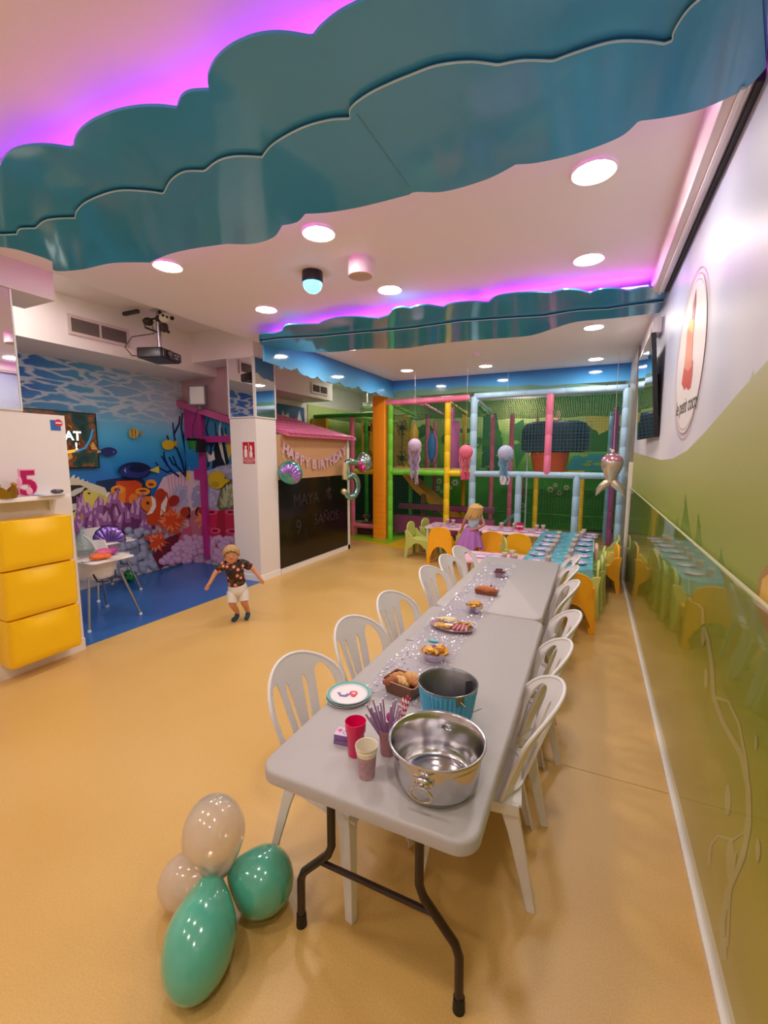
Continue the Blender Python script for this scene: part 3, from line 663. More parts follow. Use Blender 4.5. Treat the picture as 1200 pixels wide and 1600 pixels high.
p = onz(744, 552, CEIL)
t = thing('smoke_detector', 'small white smoke detector on the ceiling above the far lamps', 'smoke detector', p)
g = G(); g.m(K('#e8e0de', .4)); g.lathe([(.001, 0), (.065, 0), (.065, -.02), (.045, -.05), (.001, -.052)], 24); g.build('body', t)
g = G(); g.m(K('#a39a96', .4)); g.lathe([(.058, -.02), (.062, -.024), (.055, -.032)], 24); g.build('vent_ring', t)
# exit lamp on the right wall
p = onx(1033, 510, WX)
t = thing('emergency_lamp', 'small white box light high on the right wall above the television', 'lamp', (WX, p.y, p.z-.08))
g = G(); g.m(K('#e6dede', .4)); g.box(-.07, -.12, 0, 0, .12, .14, .015); g.build('housing', t)
g = G(); g.m(K('#f4f0f0', .2)); g.box(-.078, -.09, .03, -.07, .09, .11); g.build('lens', t)
# =====================================================================
# THINGS ON THE LEFT SIDE
# =====================================================================
def WG(t):
    g = G(); g.T = Matrix.Rotation(-t.rotation_euler.z, 4, 'Z') @ Matrix.Translation(-Vector(t.location)); return g
# ---- toy house: cork and chalkboard side, pink roof, pink front frame
t = thing('toy_house', 'play house with pink tiled roof, cork strip and chalkboard side next to the white pillar', 'play house', (-5.2, 6.3, 0))
g = WG(t); g.m(K('#eae2de', .45)); g.box(-4.36, 5.31, 0, PX, 7.44, 2.12); g.box(-4.36, 7.36, 0, -4.235, 7.44, 2.1); g.build('side_wall', t)
g = WG(t); g.m(K('#efe8e4', .4)); g.box(-4.25, 5.31, 0, -4.235, 7.45, .085); g.build('skirting', t)
g = WG(t); g.m(M('cork', '#c39468', .7, var=.12, vscale=60, bump=.1, bscale=200)); g.box(-4.25, 5.31, 1.45, -4.238, 7.36, 2.12); g.build('cork_board', t)
g = WG(t); g.m(M('chalkboard', '#140d0c', .16, var=.3, vscale=4)); g.box(-4.25, 5.31, .09, -4.24, 7.36, 1.45); cb = g.build('chalk_board', t)
g = WG(t); g.m(K('#241f1e', .8))
fnb = lambda cy_, cz_: (lambda u, v, d: (-4.239, cy_+u, cz_+v))
glyphs(g, 'MAYA', .27, fnb(6.02, 1.1), 0, 0); glyphs(g, '9', .34, fnb(5.78, .66), 0, 0); glyphs(g, '5AÑOS', .25, fnb(6.62, .72), 0, 0)
ht = [(.11*1.0*(16*math.sin(a)**3)/16, .1*(13*math.cos(a)-5*math.cos(2*a)-2*math.cos(3*a)-math.cos(4*a))/16) for a in [2*PI*i/30 for i in range(30)]]
g.tube([(-4.239, 6.72+u, 1.13+v) for u, v in ht], .004, 4, loop=True); g.build('chalk_writing', cb, recalc=False)
pink_r = M('pink_roof_tile', '#e0709f', .4); slope = (2.70-2.13)/(6.15-4.13)
def rz_(x): return 2.13+(-4.13-x)*slope
g = WG(t); g.m(pink_r)
g.loft([[(-4.12, y, 2.10), (-6.15, y, rz_(-6.15)-.03), (-6.15, y, rz_(-6.15)+.02), (-4.12, y, 2.15)] for y in (5.41, 7.5)])
for row in range(9):
    x0 = -4.09-row*.22
    for k in range(15):
        y = 5.42+.066+k*.132+(row % 2)*.0; pts = [(-.05+0, -.066), (.0, -.066)]
        pts = [(-.26, -.066)]+[(0+.05*math.cos(a), .066*math.sin(a)) for a in [-PI/2+PI*i/6 for i in range(7)]]+[(-.26, .066)]
        xx = lambda u: x0+u-.04
        g.prism(pts, 0, 1, lambda u, v, d: (xx(u), y+v, rz_(xx(u))+.014+.012*d+(u+.26)*.05))
g.build('roof', t)
t = thing('house_front_frame', 'pink timber front frame of the play house, against the end of the reef mural', 'door frame', (-5.5, 5.3, 0))
pk = K('#d65f9a', .4); pk2 = K('#b82e86', .4)
g = WG(t); g.m(pk); a, b_ = -6.18, -4.76
g.loft([[(a, y, rz_(a)-.1), (b_, y, rz_(b_)-.1), (b_, y, rz_(b_)), (a, y, rz_(a))] for y in (5.22, 5.33)]); g.build('gable_trim', t)
g = WG(t); g.m(pk2); q = ony(322, 700, 5.29); g.box(-5.80, 5.26, .12, -5.71, 5.33, 2.5); g.build('door_post', t)
g = WG(t); g.m(pk2); g.box(-5.71, 5.27, 2.02, -4.74, 5.32, 2.12); g.build('cross_bar', t)
g = WG(t); g.m(pk2); g.loft([[(-6.12, y, 2.1), (-5.80, y, 2.1), (-5.80, y, rz_(-5.8)-.1), (-6.12, y, rz_(-6.12)-.1)] for y in (5.29, 5.32)]); g.build('gable_panel', t)
g = WG(t); g.m(pk2); g.box(-5.98, 5.31, 1.42, -5.80, 5.33, 1.60); g.build('small_panel', t)
# flood lamp and plant pot on the house front
p = ony(309, 618, 5.1); t = thing('flood_lamp', 'white square flood lamp above the pink house front', 'lamp', p, .35)
g = G(); g.m(K('#f2eeee', .25)); g.box(-.12, -.03, -.13, .12, .0, .13, .01); g.build('glass', t)
g = G(); g.m(K('#8c7f86', .5)); g.box(-.14, 0, -.15, .14, .05, .15, .012); g.box(-.14, -.035, -.15, -.12, 0, .15); g.box(.12, -.035, -.15, .14, 0, .15); g.box(-.14, -.035, .13, .14, 0, .15); g.box(-.14, -.035, -.15, .14, 0, -.13); g.box(-.03, .03, -.2, .03, .1, -.14); g.build('casing', t)
p = ony(302, 692, 5.12); t = thing('plant_pot', 'green pot with dark foliage hanging on the house front', 'plant pot', p-Vector((0, 0, .1)))
g = G(); g.m(K('#1e7a36', .4)); g.lathe([(.001, 0), (.07, 0), (.1, .13), (.092, .13), (.06, .02), (.001, .02)], 20); g.build('pot', t)
g = G(); g.m(K('#1d2a22', .6)); rn = random.Random(2)
for i in range(60):
    a = rn.uniform(0, 2*PI); l = rn.uniform(.06, .14); ca, sa = math.cos(a), math.sin(a); z = .11
    g.poly([(ca*.02-sa*.01, sa*.02+ca*.01, z), (ca*l*.6, sa*l*.6, z+l*.5), (ca*l, sa*l, z+l*.35-.02), (ca*l*.6+sa*.02, sa*l*.6-ca*.02, z+l*.4)])
g.build('foliage', t, recalc=False)
g = G(); g.m(K('#241a22', .6)); g.box(.07, -.02, -.05, .13, .12, .16); g.tube([(0, 0, .13), (-.02, .02, .35), (.08, .05, .62), (.2, .1, .72)], .006, 5); g.build('holder', t)
# poster on the wall behind the roof
t = thing('wall_poster', 'blue picture with white shapes above the pink roof', 'picture', (MX+.004, 8.25, 2.3))
g = G(); g.m(K('#2a5d92', .4)); g.box(0, -.55, 0, .02, .5, .62); g.build('panel', t)
g = G()
g.m(K('#d8d4cc', .4)); g.prism([(-.4, .2), (-.3, .5), (-.25, .38), (-.1, .45), (-.05, .2)], .021, .024, lambda u, v, d: (d, u, v)); g.prism([(.18, .25), (.3, .55), (.36, .4), (.42, .25)], .021, .024, lambda u, v, d: (d, u, v))
g.m(K('#b02a50', .4)); g.prism([(.05, .2), (.14, .42), (.2, .2)], .021, .024, lambda u, v, d: (d, u, v)); g.build('printed_shapes', t)

# ---- fire equipment sign on the pillar
t = thing('fire_sign', 'red fire extinguisher and hose sign on the white pillar', 'sign', (-4.385, 4.868, 1.70))
g = G(); g.m(K('#c4182c', .35)); g.box(-.11, -.004, 0, .1, 0, .3); g.build('plate', t)
g = G(); g.m(K('#f0e6e4', .4)); F = lambda u, v, d: (u, -.0045-d, v)
g.prism([(-.085, .09), (-.03, .09), (-.03, .19), (-.045, .205), (-.045, .22), (-.03, .24), (-.05, .25), (-.075, .245), (-.07, .205), (-.085, .19)], 0, .001, F)
g.prism([(.015, .09), (.06, .09), (.065, .15), (.05, .17), (.06, .2), (.055, .24), (.03, .26), (.02, .22), (.03, .19), (.012, .15)], 0, .001, F)
g.box(-.005, -.0055, .085, .0, -.0045, .29); g.box(-.105, -.0055, .075, .095, -.0045, .08)
glyphs(g, 'EXTINTOR', .042, lambda u, v, d: (u, -.0056, v+.045), 0, 0); glyphs(g, 'MANGUERA', .03, lambda u, v, d: (u, -.0056, v+.018), 0, 0)
g.build('symbols', t, recalc=False)

# ---- projector on its ceiling pole
t = thing('projector', 'black ceiling projector hanging on a silver pole', 'projector', (-4.95, 3.98, 2.98))
T_ = Matrix.Rotation(R(20), 4, 'Z')
g = G(); g.T = T_; g.m(K('#241c22', .35)); g.box(-.17, -.22, 0, .15, .2, .12, .02); g.build('casing', t)
g = G(); g.T = T_; g.m(K('#3a333c', .3)); g.box(.15, -.2, .012, .165, .19, .108, .004); g.build('front_panel', t)
g = G(); g.T = T_; g.m(K('#0c0a10', .1)); g.cyl((.15, -.1, .06), (.19, -.1, .06), .05, .046, 24); g.m(K('#6a6470', .1)); g.cyl((.185, -.1, .06), (.192, -.1, .06), .03, .03, 20); g.build('lens', t)
g = G(); g.T = T_; g.m(K('#e0dce2', .3))
for y in (.03, .09): g.box(.165, y, .07, .168, y+.035, .078)
g.box(.165, .05, .035, .168, .1, .043); g.build('status_lights', t)
g = G(); g.m(M('brushed_silver', '#b9b4bc', .3, 1)); g.cyl((0, 0, .12), (0, 0, .3), .022); g.cyl((0, 0, .3), (0, 0, .5), .028); g.cyl((0, 0, .5), (0, 0, .6), .022); g.box(-.08, -.08, .12, .08, .08, .135); g.box(-.07, -.07, .59, .07, .07, .6); g.build('pole', t)
g = G(); g.m(K('#2e2422', .5)); g.tube([(-.16, -.05, .06), (-.25, -.2, .05), (-.2, -.32, .12), (-.12, -.28, .24), (-.02, -.05, .32), (-.06, -.05, .45)], .006, 6); g.tube([(.02, 0, .33), (-.08, -.12, .38), (-.1, -.14, .46), (0, -.03, .5)], .012, 6); g.build('cable', t)
g = G(); g.m(K('#2e2624', .5)); g.box(-.32, -.24, .52, -.06, -.20, .56); g.ball((-.08, -.08, .46), .06, 1, 1, .8); g.ball((0.02, 0, .50), .05, 1, 1, .8); g.build('cable_box', t)
t = thing('panda_toy', 'small black and white panda toy clinging to the projector pole', 'toy', (-4.88, 4.0, 3.46))
g = G(); g.m(K('#e9e2d8', .7)); g.ball((.04, -.02, .02), .065, 1, .9, .9); g.build('head', t)
g = G(); g.m(K('#2a2022', .7)); g.ball((.085, -.075, .03), .016); g.ball((.095, -.03, .02), .016); g.ball((.03, -.075, .075), .022); g.ball((.09, .05, .03), .024); g.build('ears_and_eyes', t)
g = G(); g.m(K('#3a2c30', .7)); g.ball((.0, -.0, -.08), .05, 1, 1, 1.2); g.tube([(0, 0, -.08), (.06, -.04, -.06)], .018, 8); g.tube([(0, 0, -.1), (.05, .03, -.14)], .018, 8); g.build('torso', t)

# ---- television on the reef wall
t = thing('television', 'flat television showing a dark jungle picture on the reef mural', 'television', (-6.12, 3.2, 1.66))
yR = 3.84-3.2; yL = -.6; zt = .70
g = G(); g.m(K('#0a0a0c', .2)); g.box(-.06, yL-.02, -.015, -.005, yR+.02, zt+.015); g.build('frame', t)
sm = bpy.data.materials.new('jungle_screen'); sm.use_nodes = True; nt = sm.node_tree; b = nt.nodes['Principled BSDF']
tc = nt.nodes.new('ShaderNodeTexCoord'); ns = nt.nodes.new('ShaderNodeTexNoise'); ns.inputs['Scale'].default_value = 5.5; ns.inputs['Detail'].default_value = 3; nt.links.new(tc.outputs['Object'], ns.inputs[0])
rp = ramp_node(nt, [(.3, '#020c0e'), (.42, '#061e1c'), (.5, '#122212'), (.56, '#55220e'), (.62, '#1a0c08'), (.7, '#8a5a22'), (.8, '#0c2c36')]); nt.links.new(ns.outputs[0], rp.inputs[0])
nt.links.new(rp.outputs[0], b.inputs['Emission Color']); b.inputs['Emission Strength'].default_value = .8; b.inputs['Base Color'].default_value = (.01, .01, .01, 1); b.inputs['Roughness'].default_value = .15
g = G(); g.m(sm); g.box(-.005, yL, 0, 0, yR, zt); g.build('screen', t)
g = G(); g.m(M('screen_letters', '#e8f4f4', .4, emit=.9)); glyphs(g, 'AT', .16, lambda u, v, d: (.002, .34+u, .40+v), 0, 0, bold=.004); glyphs(g, '!', .12, lambda u, v, d: (.002, .37+u, .27+v), 0, 0, bold=.004)
g.m(M('screen_gold', '#c89a3a', .4, emit=.45)); g.prism([(.15, .2), (.4, .24), (.36, .2), (.15, .15)], .001, .002, lambda u, v, d: (d, u, v))
g.m(M('screen_blue', '#2f78a8', .4, emit=.25)); g.tube([(.001, .35, .2), (.001, .48, .25), (.001, .55, .36), (.001, .6, .5)], .012, 5); g.build('picture_letters', t, recalc=False)
# ---- television on the right wall, tilted down and turned
def corner(px, py, y): return ony(px, py, y)
nb, ntp, fb, ft = ony(1022, 683, 4.5), ony(1018, 520, 4.5), ony(995.5, 687, 5.6), ony(997.5, 570, 5.6)
fb = Vector((fb.x, 5.6, nb.z+.01)); ft = Vector((ft.x-.0, 5.6, ntp.z-.01)); ntp = Vector((ntp.x, 4.5, ntp.z))
t = thing('television', 'thin black television on a wall arm, high on the right wall', 'television', (.45, 5.05, 1.95))
X_ = (fb-nb).normalized(); Y_ = (ntp-nb).normalized(); N_ = X_.cross(Y_); N_ = N_ if N_.x < 0 else -N_
g = WG(t); g.m(K('#0c0c10', .25)); q = [nb, fb, ft, ntp]; g.loft([[p for p in q], [p-N_*.035 for p in q]]); g.build('frame', t)
g = WG(t); g.m(M('dark_glass', '#05060a', .03, spec=1, coat=1)); c_ = sum(q, Vector())/4; g.loft([[c_+(p-c_)*.975+N_*.001 for p in q], [c_+(p-c_)*.975 for p in q]]); g.build('screen', t)
g = WG(t); g.m(K('#1c181c', .5)); g.loft([[c_+(p-c_)*.6-N_*.035 for p in q], [c_+(p-c_)*.5-N_*.06 for p in q]]); g.box(.44, 4.85, 2.25, WX, 5.2, 2.55); g.build('wall_bracket', t)

# ---- yellow shoe cabinets on the counter wall
yel = M('yellow_plastic', '#fac60c', .36)
def cabinet(label, z):
    t = thing('shoe_cabinet', label, 'cabinet', (-4.246, 2.01, z), 0, 'yellow hanging cabinets')
    W_, H_, D_ = .265, .388, .19
    g = G(); g.m(yel); g.box(0, -W_, .0, D_-.035, W_, H_, .012); g.build('body', t)
    g = G(); g.m(yel); nu, nv_ = 28, 12; rows = []
    for j in range(nv_+1):
        v = j/nv_; row = []
        for i in range(nu+1):
            u = i/nu*2-1
            dent = .042*max(0, 1-(u/.72)**2)*max(0, (v-.68)/.32)**1.3
            rnd_ = .012*(max(0, abs(u)-.9)/.1)**2+.012*(max(0, .08-v)/.08)**2
            row.append((D_+.012*v-dent-rnd_, u*(W_-.002), .004+v*(H_-.008)))
        rows.append(row)
    vs = [[g.v(p) for p in r] for r in rows]
    for j in range(nv_):
        for i in range(nu): g.f([vs[j][i], vs[j][i+1], vs[j+1][i+1], vs[j+1][i]])
    bk = [[g.v((D_-.034, p[1], p[2])) for p in r] for r in (rows[0], rows[-1])]
    for i in range(nu): g.f([vs[0][i], vs[0][i+1], bk[0][i+1], bk[0][i]]); g.f([vs[-1][i+1], vs[-1][i], bk[1][i], bk[1][i+1]])
    for i in (0, nu):
        sd = [g.v((D_-.034, rows[j][i][1], rows[j][i][2])) for j in range(nv_+1)]
        for j in range(nv_): g.f([vs[j][i], vs[j+1][i], sd[j+1], sd[j]])
    g.build('flap', t, ang=60); return t
c0 = cabinet('yellow plastic hanging cabinet, lowest of the three by the reef mural', .125)
dup(c0, (-4.246, 2.01, .52), 0, 'yellow plastic hanging cabinet, middle one of the three'); dup(c0, (-4.246, 2.01, .915), 0, 'yellow plastic hanging cabinet, topmost of the three, below the shelf')
g = G(); g.m(K('#efe8e4', .4)); g.box(PX, -3.0, 0, PX+.016, 2.4, .115); struct(g.build('baseboard_counter'))
t = thing('wall_shelf', 'white wall shelf above the yellow cabinets', 'shelf', (PX, 1.7, 1.45))
g = G(); g.m(K('#efe8e4', .4)); g.box(.001, -.6, 0, .2, .58, .035, .004); g.build('board', t)
g = G(); g.m(K('#ddd5d0', .4)); g.box(.001, .5, -.1, .03, .53, 0); g.box(.001, -.5, -.1, .03, -.47, 0); g.build('bracket', t)
t = thing('number_figure', 'pink glossy number 5 standing on the white shelf', 'number', (-4.11, 2.0, 1.486))
FF = lambda u, v, d: (.008-d, u, v)
g = G(); g.m(K('#f0a0c4', .4)); glyphs(g, '5', .27, lambda u, v, d: (d, u, v+.098), -.012, .006, bold=.016); g.build('border', t, recalc=False)
g = G(); g.m(K('#b4125c', .25)); glyphs(g, '5', .27, lambda u, v, d: (d, u, v+.098), .006, .012, bold=.006); g.build('face', t, recalc=False)
g = G(); g.m(K('#e9a8c8', .4)); g.ball((.015, .0, .04), .03, .2, .8, 1); g.ball((.012, -.06, .12), .03, .2, .6, 1.3); g.build('charm', t)
t = thing('gold_crown', 'small gold toy crown on the shelf left of the pink number', 'crown', (-4.12, 1.83, 1.486))
g = G(); g.m(M('gold_foil', '#b98a2e', .3, .8)); n = 40
pr = [(.09*math.cos(2*PI*i/n), .09*math.sin(2*PI*i/n)) for i in range(n)]
for i in range(n):
    k = (i+1) % n; h = lambda j: .045+.045*abs(math.sin(PI*j*5/n*1.0)); g.poly([(*pr[i], 0), (*pr[k], 0), (*pr[k], h(k)), (*pr[i], h(i))])
for i in range(5):
    a = 2*PI*(i+.5)/5; g.ball((.09*math.cos(a), .09*math.sin(a), .1), .014)
g.build('band', t, recalc=False)
t = thing('paper_sheet', 'white and blue paper sheet lying on the shelf end', 'paper', (-4.09, 2.14, 1.486))
g = G(); g.m(K('#e2e4ec', .4)); g.loft([[(-.08, -.1, 0), (.08, -.1, 0), (.08, -.1, .003), (-.08, -.1, .003)], [(-.08, .1, .004), (.08, .1, .004), (.08, .1, .008), (-.08, .1, .008)]]); g.m(K('#7aa7dc', .4)); g.box(-.07, -.1, .002, .07, -.07, .006); g.build('sheet', t)
t = thing('shell_gadget', 'small dark oval gadget on the shelf end near the reef mural', 'gadget', (-4.09, 2.2, 1.494))
g = G(); g.m(K('#544a50', .15)); g.ball((0, 0, .018), .05, .6, 1, .42); g.build('shell', t)
g = G(); g.m(K('#b9b0b6', .15)); g.ball((.004, 0.005, .03), .03, .6, 1, .4); g.build('window', t)
t = thing('door_sticker', 'small blue and red sticker at the top of the white low wall', 'sticker', (PX+.001, 2.3, 2.02))
q0, q1 = onx(78, 656, PX), onx(95, 673, PX)
g = WG(t); g.m(K('#2f6cb0', .3)); g.box(PX, q0.y, q1.z, PX+.003, q1.y, q0.z); g.m(K('#c8284a', .3)); cc = onx(91, 661, PX); g.cyl((PX+.003, cc.y, cc.z), (PX+.005, cc.y, cc.z), .032, n=20); g.m(K('#f4e8ec', .4)); g.box(PX+.005, cc.y-.024, cc.z-.006, PX+.006, cc.y+.024, cc.z+.006); g.build('print', t)

# ---- high chairs
steel = M('silver_tube', '#b4b2b8', .3, .9); wpl = M('white_plastic', '#ece6e4', .32)
def high_chair(label, x, y, rz):
    t = thing('high_chair', label, 'high chair', (x, y, 0), rz, 'white baby high chairs')
    for sx_ in (-1, 1):
        for sy in (-1, 1):
            g = G(); g.m(steel); g.cyl((sx_*.3, sy*.285, .02), (sx_*.17, sy*.17, .54), .013); lg = g.build('leg', t); g = G(); g.m(K('#f0eeee', .4)); g.cyl((sx_*.303, sy*.288, .004), (sx_*.299, sy*.284, .03), .018); g.build('foot_cap', lg)
    g = G(); g.m(wpl)
    prof = []
    for k, (z, s_) in enumerate(((.50, .6), (.49, .9), (.52, 1), (.60, 1.05), (.70, 1.1), (.70, 1.02), (.60, .96), (.54, .9), (.53, .5))):
        prof.append([(.2*s_*math.cos(a)*(1 if abs(math.cos(a)) < .8 else 1), .2*s_*math.sin(a), z+(.16 if math.cos(a) < -.3 and .65 < z else 0)) for a in [2*PI*i/28 for i in range(28)]])
    g.loft(prof); g.build('seat', t)
    g = G(); g.m(wpl); g.box(.06, -.24, .70, .36, .24, .718, .05); g.loft([[(.21+(.15+o_)*math.cos(a)*1.0, (.24+o_)*math.sin(a), z) for a in [2*PI*i/32 for i in range(32)]] for z, o_ in ((.706, .0), (.732, .006), (.732, .0))], caps=False); g.build('tray', t)
    g = G(); g.m(K('#3a3438', .5)); g.tube([(.16, -.12, .56), (.2, -.1, .48), (.205, 0, .46), (.2, .1, .48), (.16, .12, .56)], .012, 6, flat=.4); g.build('strap', t)
    return t
h0 = high_chair('white baby high chair nearest the yellow cabinets, with an orange parcel on its tray', -4.9, 2.94, 0)
dup(h0, (-5.77, 3.58, 0), 0, 'white baby high chair behind, with a purple shell balloon on its tray')
t = thing('gift_parcel', 'orange and pink wrapped parcel on the front high chair tray', 'gift', (-4.72, 2.92, .722), .3)
g = G(); g.m(M('orange_wrap', '#ee7030', .25, bump=.6, bscale=40)); g.ball((.03, -.1, .035), .07, 1.1, 1.1, .5, T=None); g.ball((.06, -.03, .03), .05, 1.3, 1.2, .6); g.build('orange_wrap', t)
g = G(); g.m(M('pink_wrap', '#d2608c', .25, bump=.6, bscale=40)); g.ball((-.02, .05, .05), .08, 1, 1.2, .55); g.build('pink_wrap', t)
g = G(); g.m(M('magenta_wrap', '#a83a8a', .2, bump=.6, bscale=50)); g.ball((0, .15, .045), .05, 1, 1.1, .9); g.build('magenta_wrap', t)
def shell(g, r, n=9, thick=.35):
    """ribbed scallop shell: ribs fan out from a point at the bottom, in the local XZ plane"""
    m = n*8; rows = 10; sides = []
    for sd in (-1, 1):
        grid = []
        for i in range(m+1):
            th = R(-8+196*i/m); rib = abs(math.sin(PI*n*i/m)); L_ = r*1.62*(.80+.20*math.sin(R(180*i/m)))*(1+.045*rib); row = []
            for j in range(rows+1):
                f_ = j/rows; e = math.sin(PI*min(1, i/m*1.0))**.35 if 0 < i < m else 0
                t_ = thick*r*math.sin(PI*f_)**.6*(.72+.28*rib)*e if 0 < j < rows else 0
                row.append((L_*f_*math.cos(th)*(1.0), sd*t_, -r*.78+L_*f_*max(math.sin(th), -.1)))
            grid.append([g.v(p) for p in row])
        for i in range(m):
            for j in range(rows): g.f([grid[i][j], grid[i+1][j], grid[i+1][j+1], grid[i][j+1]])
t = thing('shell_balloon', 'shiny purple scallop shell balloon on the rear high chair tray', 'balloon', (-5.48, 3.5, .825), R(50))
g = G(); g.m(M('purple_foil', '#9674cc', .2, .7)); g.T = Matrix.Scale(.78, 4); shell(g, .155, 9, .42); g.build('foil', t)
g = G(); g.m(M('dark_purple_foil', '#2c1c5c', .2, .8)); n_ = 9
g.tube([(.26*math.cos(R(-8+196*i/72))*(.80+.20*math.sin(R(180*i/72)))*(1+.045*abs(math.sin(PI*9*i/72))), 0, -.125+.26*max(-.1, math.sin(R(-8+196*i/72)))*(.80+.20*math.sin(R(180*i/72)))*(1+.045*abs(math.sin(PI*9*i/72)))) for i in range(73)], .006, 6); sm_ = g.build('seam', t); sm_.scale = (.78, .78, .78)
t = thing('plastic_bag', 'crumpled greyish clear bag on the seat behind the gift parcel', 'bag', (-5.12, 2.96, .72))
g = G(); g.m(M('clear_bag', '#a9b8b4', .15, trans=.5, bump=.8, bscale=30)); g.lathe([(.1, 0), (.12, .06), (.09, .14), (.03, .22), (.01, .26)], 14); g.build('film', t)
g = G(); g.m(K('#e8e4e0', .5)); g.tube([(.02, 0, .22), (.08, .05, .14), (.12, .08, .03)], .012, 6, flat=.4); g.build('tie', t)
t = thing('toy_ball', 'green ball with black spots on the blue floor under the mural', 'ball', (-5.95, 4.05, .094))
g = G(); g.m(K('#1f8a3c', .35)); g.ball((0, 0, 0), .09, n=28, m=20); g.build('shell', t)
g = G(); g.m(K('#12301c', .4))
for v in ((.8, -.5, .3), (.5, -.6, -.5), (.3, -.9, .3), (1, .1, -.1), (.2, -.4, .9), (-.3, -.9, -.3), (.8, .4, .4)):
    n_ = Vector(v).normalized(); g.T = n_.to_track_quat('Z', 'Y').to_matrix().to_4x4(); g.T.translation = n_*.0; g.lathe([(.001, .0915), (.02, .0885), (.022, .0865)], 6)
g.build('spots', t)

# ---- birthday letters and foil balloons on the house side
t = thing('letter_banner', 'silver pink letter banner reading HAPPY BIRTHDAY across the cork strip', 'banner', (-4.225, 6.38, 1.64))
txt = 'HAPPY BIRTHDAY'; ys = [5.47, 5.6, 5.74, 5.88, 6.02, None, 6.22, 6.37, 6.47, 6.62, 6.78, 6.92, 7.06, 7.2]
ztop = lambda y: 1.74+.32*((y-6.35)/.95)**2*.9
slv = M('silver_pink_foil', '#ecc4d2', .3, .35)
for ch, y in zip(txt, ys):
    if y is None: continue
    g = G(); g.m(slv); sl = .55*(y-6.35)
    glyphs(g, ch, .205, lambda u, v, d: (.006+d, y-6.38+u*1.0-v*sl*.35, ztop(y)-1.64-.085+v+u*sl*.7), 0, .01, bold=.008); g.build('letter', t, recalc=False)
g = G(); g.m(K('#d9a8b8', .5)); g.tube([(.003, y-6.38, ztop(y)-1.64+.01) for y in [5.36+i*.1 for i in range(21)]], .003, 5); g.build('string', t)
def rotT(rx=0, ry=0, rz=0, s=1): return Matrix.Rotation(rz, 4, 'Z') @ Matrix.Rotation(ry, 4, 'Y') @ Matrix.Rotation(rx, 4, 'X') @ Matrix.Diagonal((s, s, s, 1))
t = thing('foil_balloon', 'turquoise foil balloon with purple shell picture at the left of the chalkboard', 'balloon', (-4.1, 5.42, 1.555), R(42))
g = G(); g.T = rotT(ry=R(35)); g.m(M('teal_foil', '#5fb0a8', .15, .75)); g.ball((0, 0, 0), .185, 1, .45, .95, n=36); g.build('foil', t)
g = G(); g.T = Matrix.Translation((.02, -.05, .02)) @ rotT(ry=R(35)); g.m(M('violet_foil', '#b084d4', .2, .7)); shell(g, .115, 9, .42); g.build('shell_picture', t)
g = G(); g.m(K('#e8d27a', .4)); g.tube([(-.06, 0, .17), (-.1, 0, .26), (-.13, .0, .38)], .004, 5); g.build('ribbon', t)
t = thing('number_balloon', 'silver and cream foil number balloon hanging at the corner of the toy house', 'balloon', (-4.02, 7.12, 1.36), R(58))
g = G(); g.m(M('iridescent_foil', '#8fc0bc', .12, .9))
pt = [(.14, .27), (-.08, .27), (-.11, .1), (-.1, .04), (.02, .08), (.11, .0), (.12, -.14), (.04, -.25), (-.08, -.24), (-.14, -.16)]
g.tube([(x*1.05, 0, z*1.2) for x, z in arcs([pt], n=4)], .058, 12); g.build('tube', t)
g = G(); g.m(M('cream_foil', '#e6dcae', .2, .6)); g.tube([(x*1.05-.03, -.02, z*1.2) for x, z in ((-.09, .27), (-.11, .1), (-.1, .02))], .055, 10); g.ball((-.165, -.02, -.2), .058); g.build('cream_side', t)  # cream is the foil's own colour on this side
t = thing('foil_balloon', 'silver foil balloon with a pink bow shape at the right end of the toy house', 'balloon', (-4.02, 7.62, 1.67), R(30))
g = G(); g.m(M('silver_foil', '#a8bcb8', .15, .85)); g.ball((0, 0, 0), .2, .8, .5, 1.0, n=36); g.build('foil', t)
g = G(); g.m(M('pink_foil', '#d2408c', .2, .7)); g.ball((-.08, -.07, -.03), .075, 1, .6, 1.1); g.ball((-.02, -.09, -.1), .055, 1, .6, 1.2); g.build('pink_picture', t)
# =====================================================================
# SOFT PLAY FRAME
# =====================================================================
def net_mat(name, col, ax, cell=.05, line=.0045, fill=0):
    m = bpy.data.materials.new(name); m.use_nodes = True; nt = m.node_tree; b = nt.nodes['Principled BSDF']
    b.inputs['Base Color'].default_value = C(col); b.inputs['Roughness'].default_value = .7
    tc = nt.nodes.new('ShaderNodeTexCoord'); sx = nt.nodes.new('ShaderNodeSeparateXYZ'); nt.links.new(tc.outputs['Object'], sx.inputs[0]); outs = []
    for a in ax:
        mo = nt.nodes.new('ShaderNodeMath'); mo.operation = 'PINGPONG'; mo.inputs[1].default_value = cell/2; nt.links.new(sx.outputs[a], mo.inputs[0])
        lt = nt.nodes.new('ShaderNodeMath'); lt.operation = 'LESS_THAN'; lt.inputs[1].default_value = line/2; nt.links.new(mo.outputs[0], lt.inputs[0]); outs.append(lt)
    mxx = nt.nodes.new('ShaderNodeMath'); mxx.operation = 'MAXIMUM'; nt.links.new(outs[0].outputs[0], mxx.inputs[0]); nt.links.new(outs[1].outputs[0], mxx.inputs[1])
    m3 = nt.nodes.new('ShaderNodeMath'); m3.operation = 'MAXIMUM'; m3.inputs[1].default_value = fill; nt.links.new(mxx.outputs[0], m3.inputs[0]); nt.links.new(m3.outputs[0], b.inputs['Alpha'])
    return m
netV = net_mat('dark_net', '#2a7a5c', (0, 2), .05, .0035); netS = net_mat('dark_net_side', '#2a7a5c', (1, 2), .05, .0035); netR = net_mat('green_roof_net', '#1f8a5a', (0, 1), .04, .012, .25)
FYp = 8.6
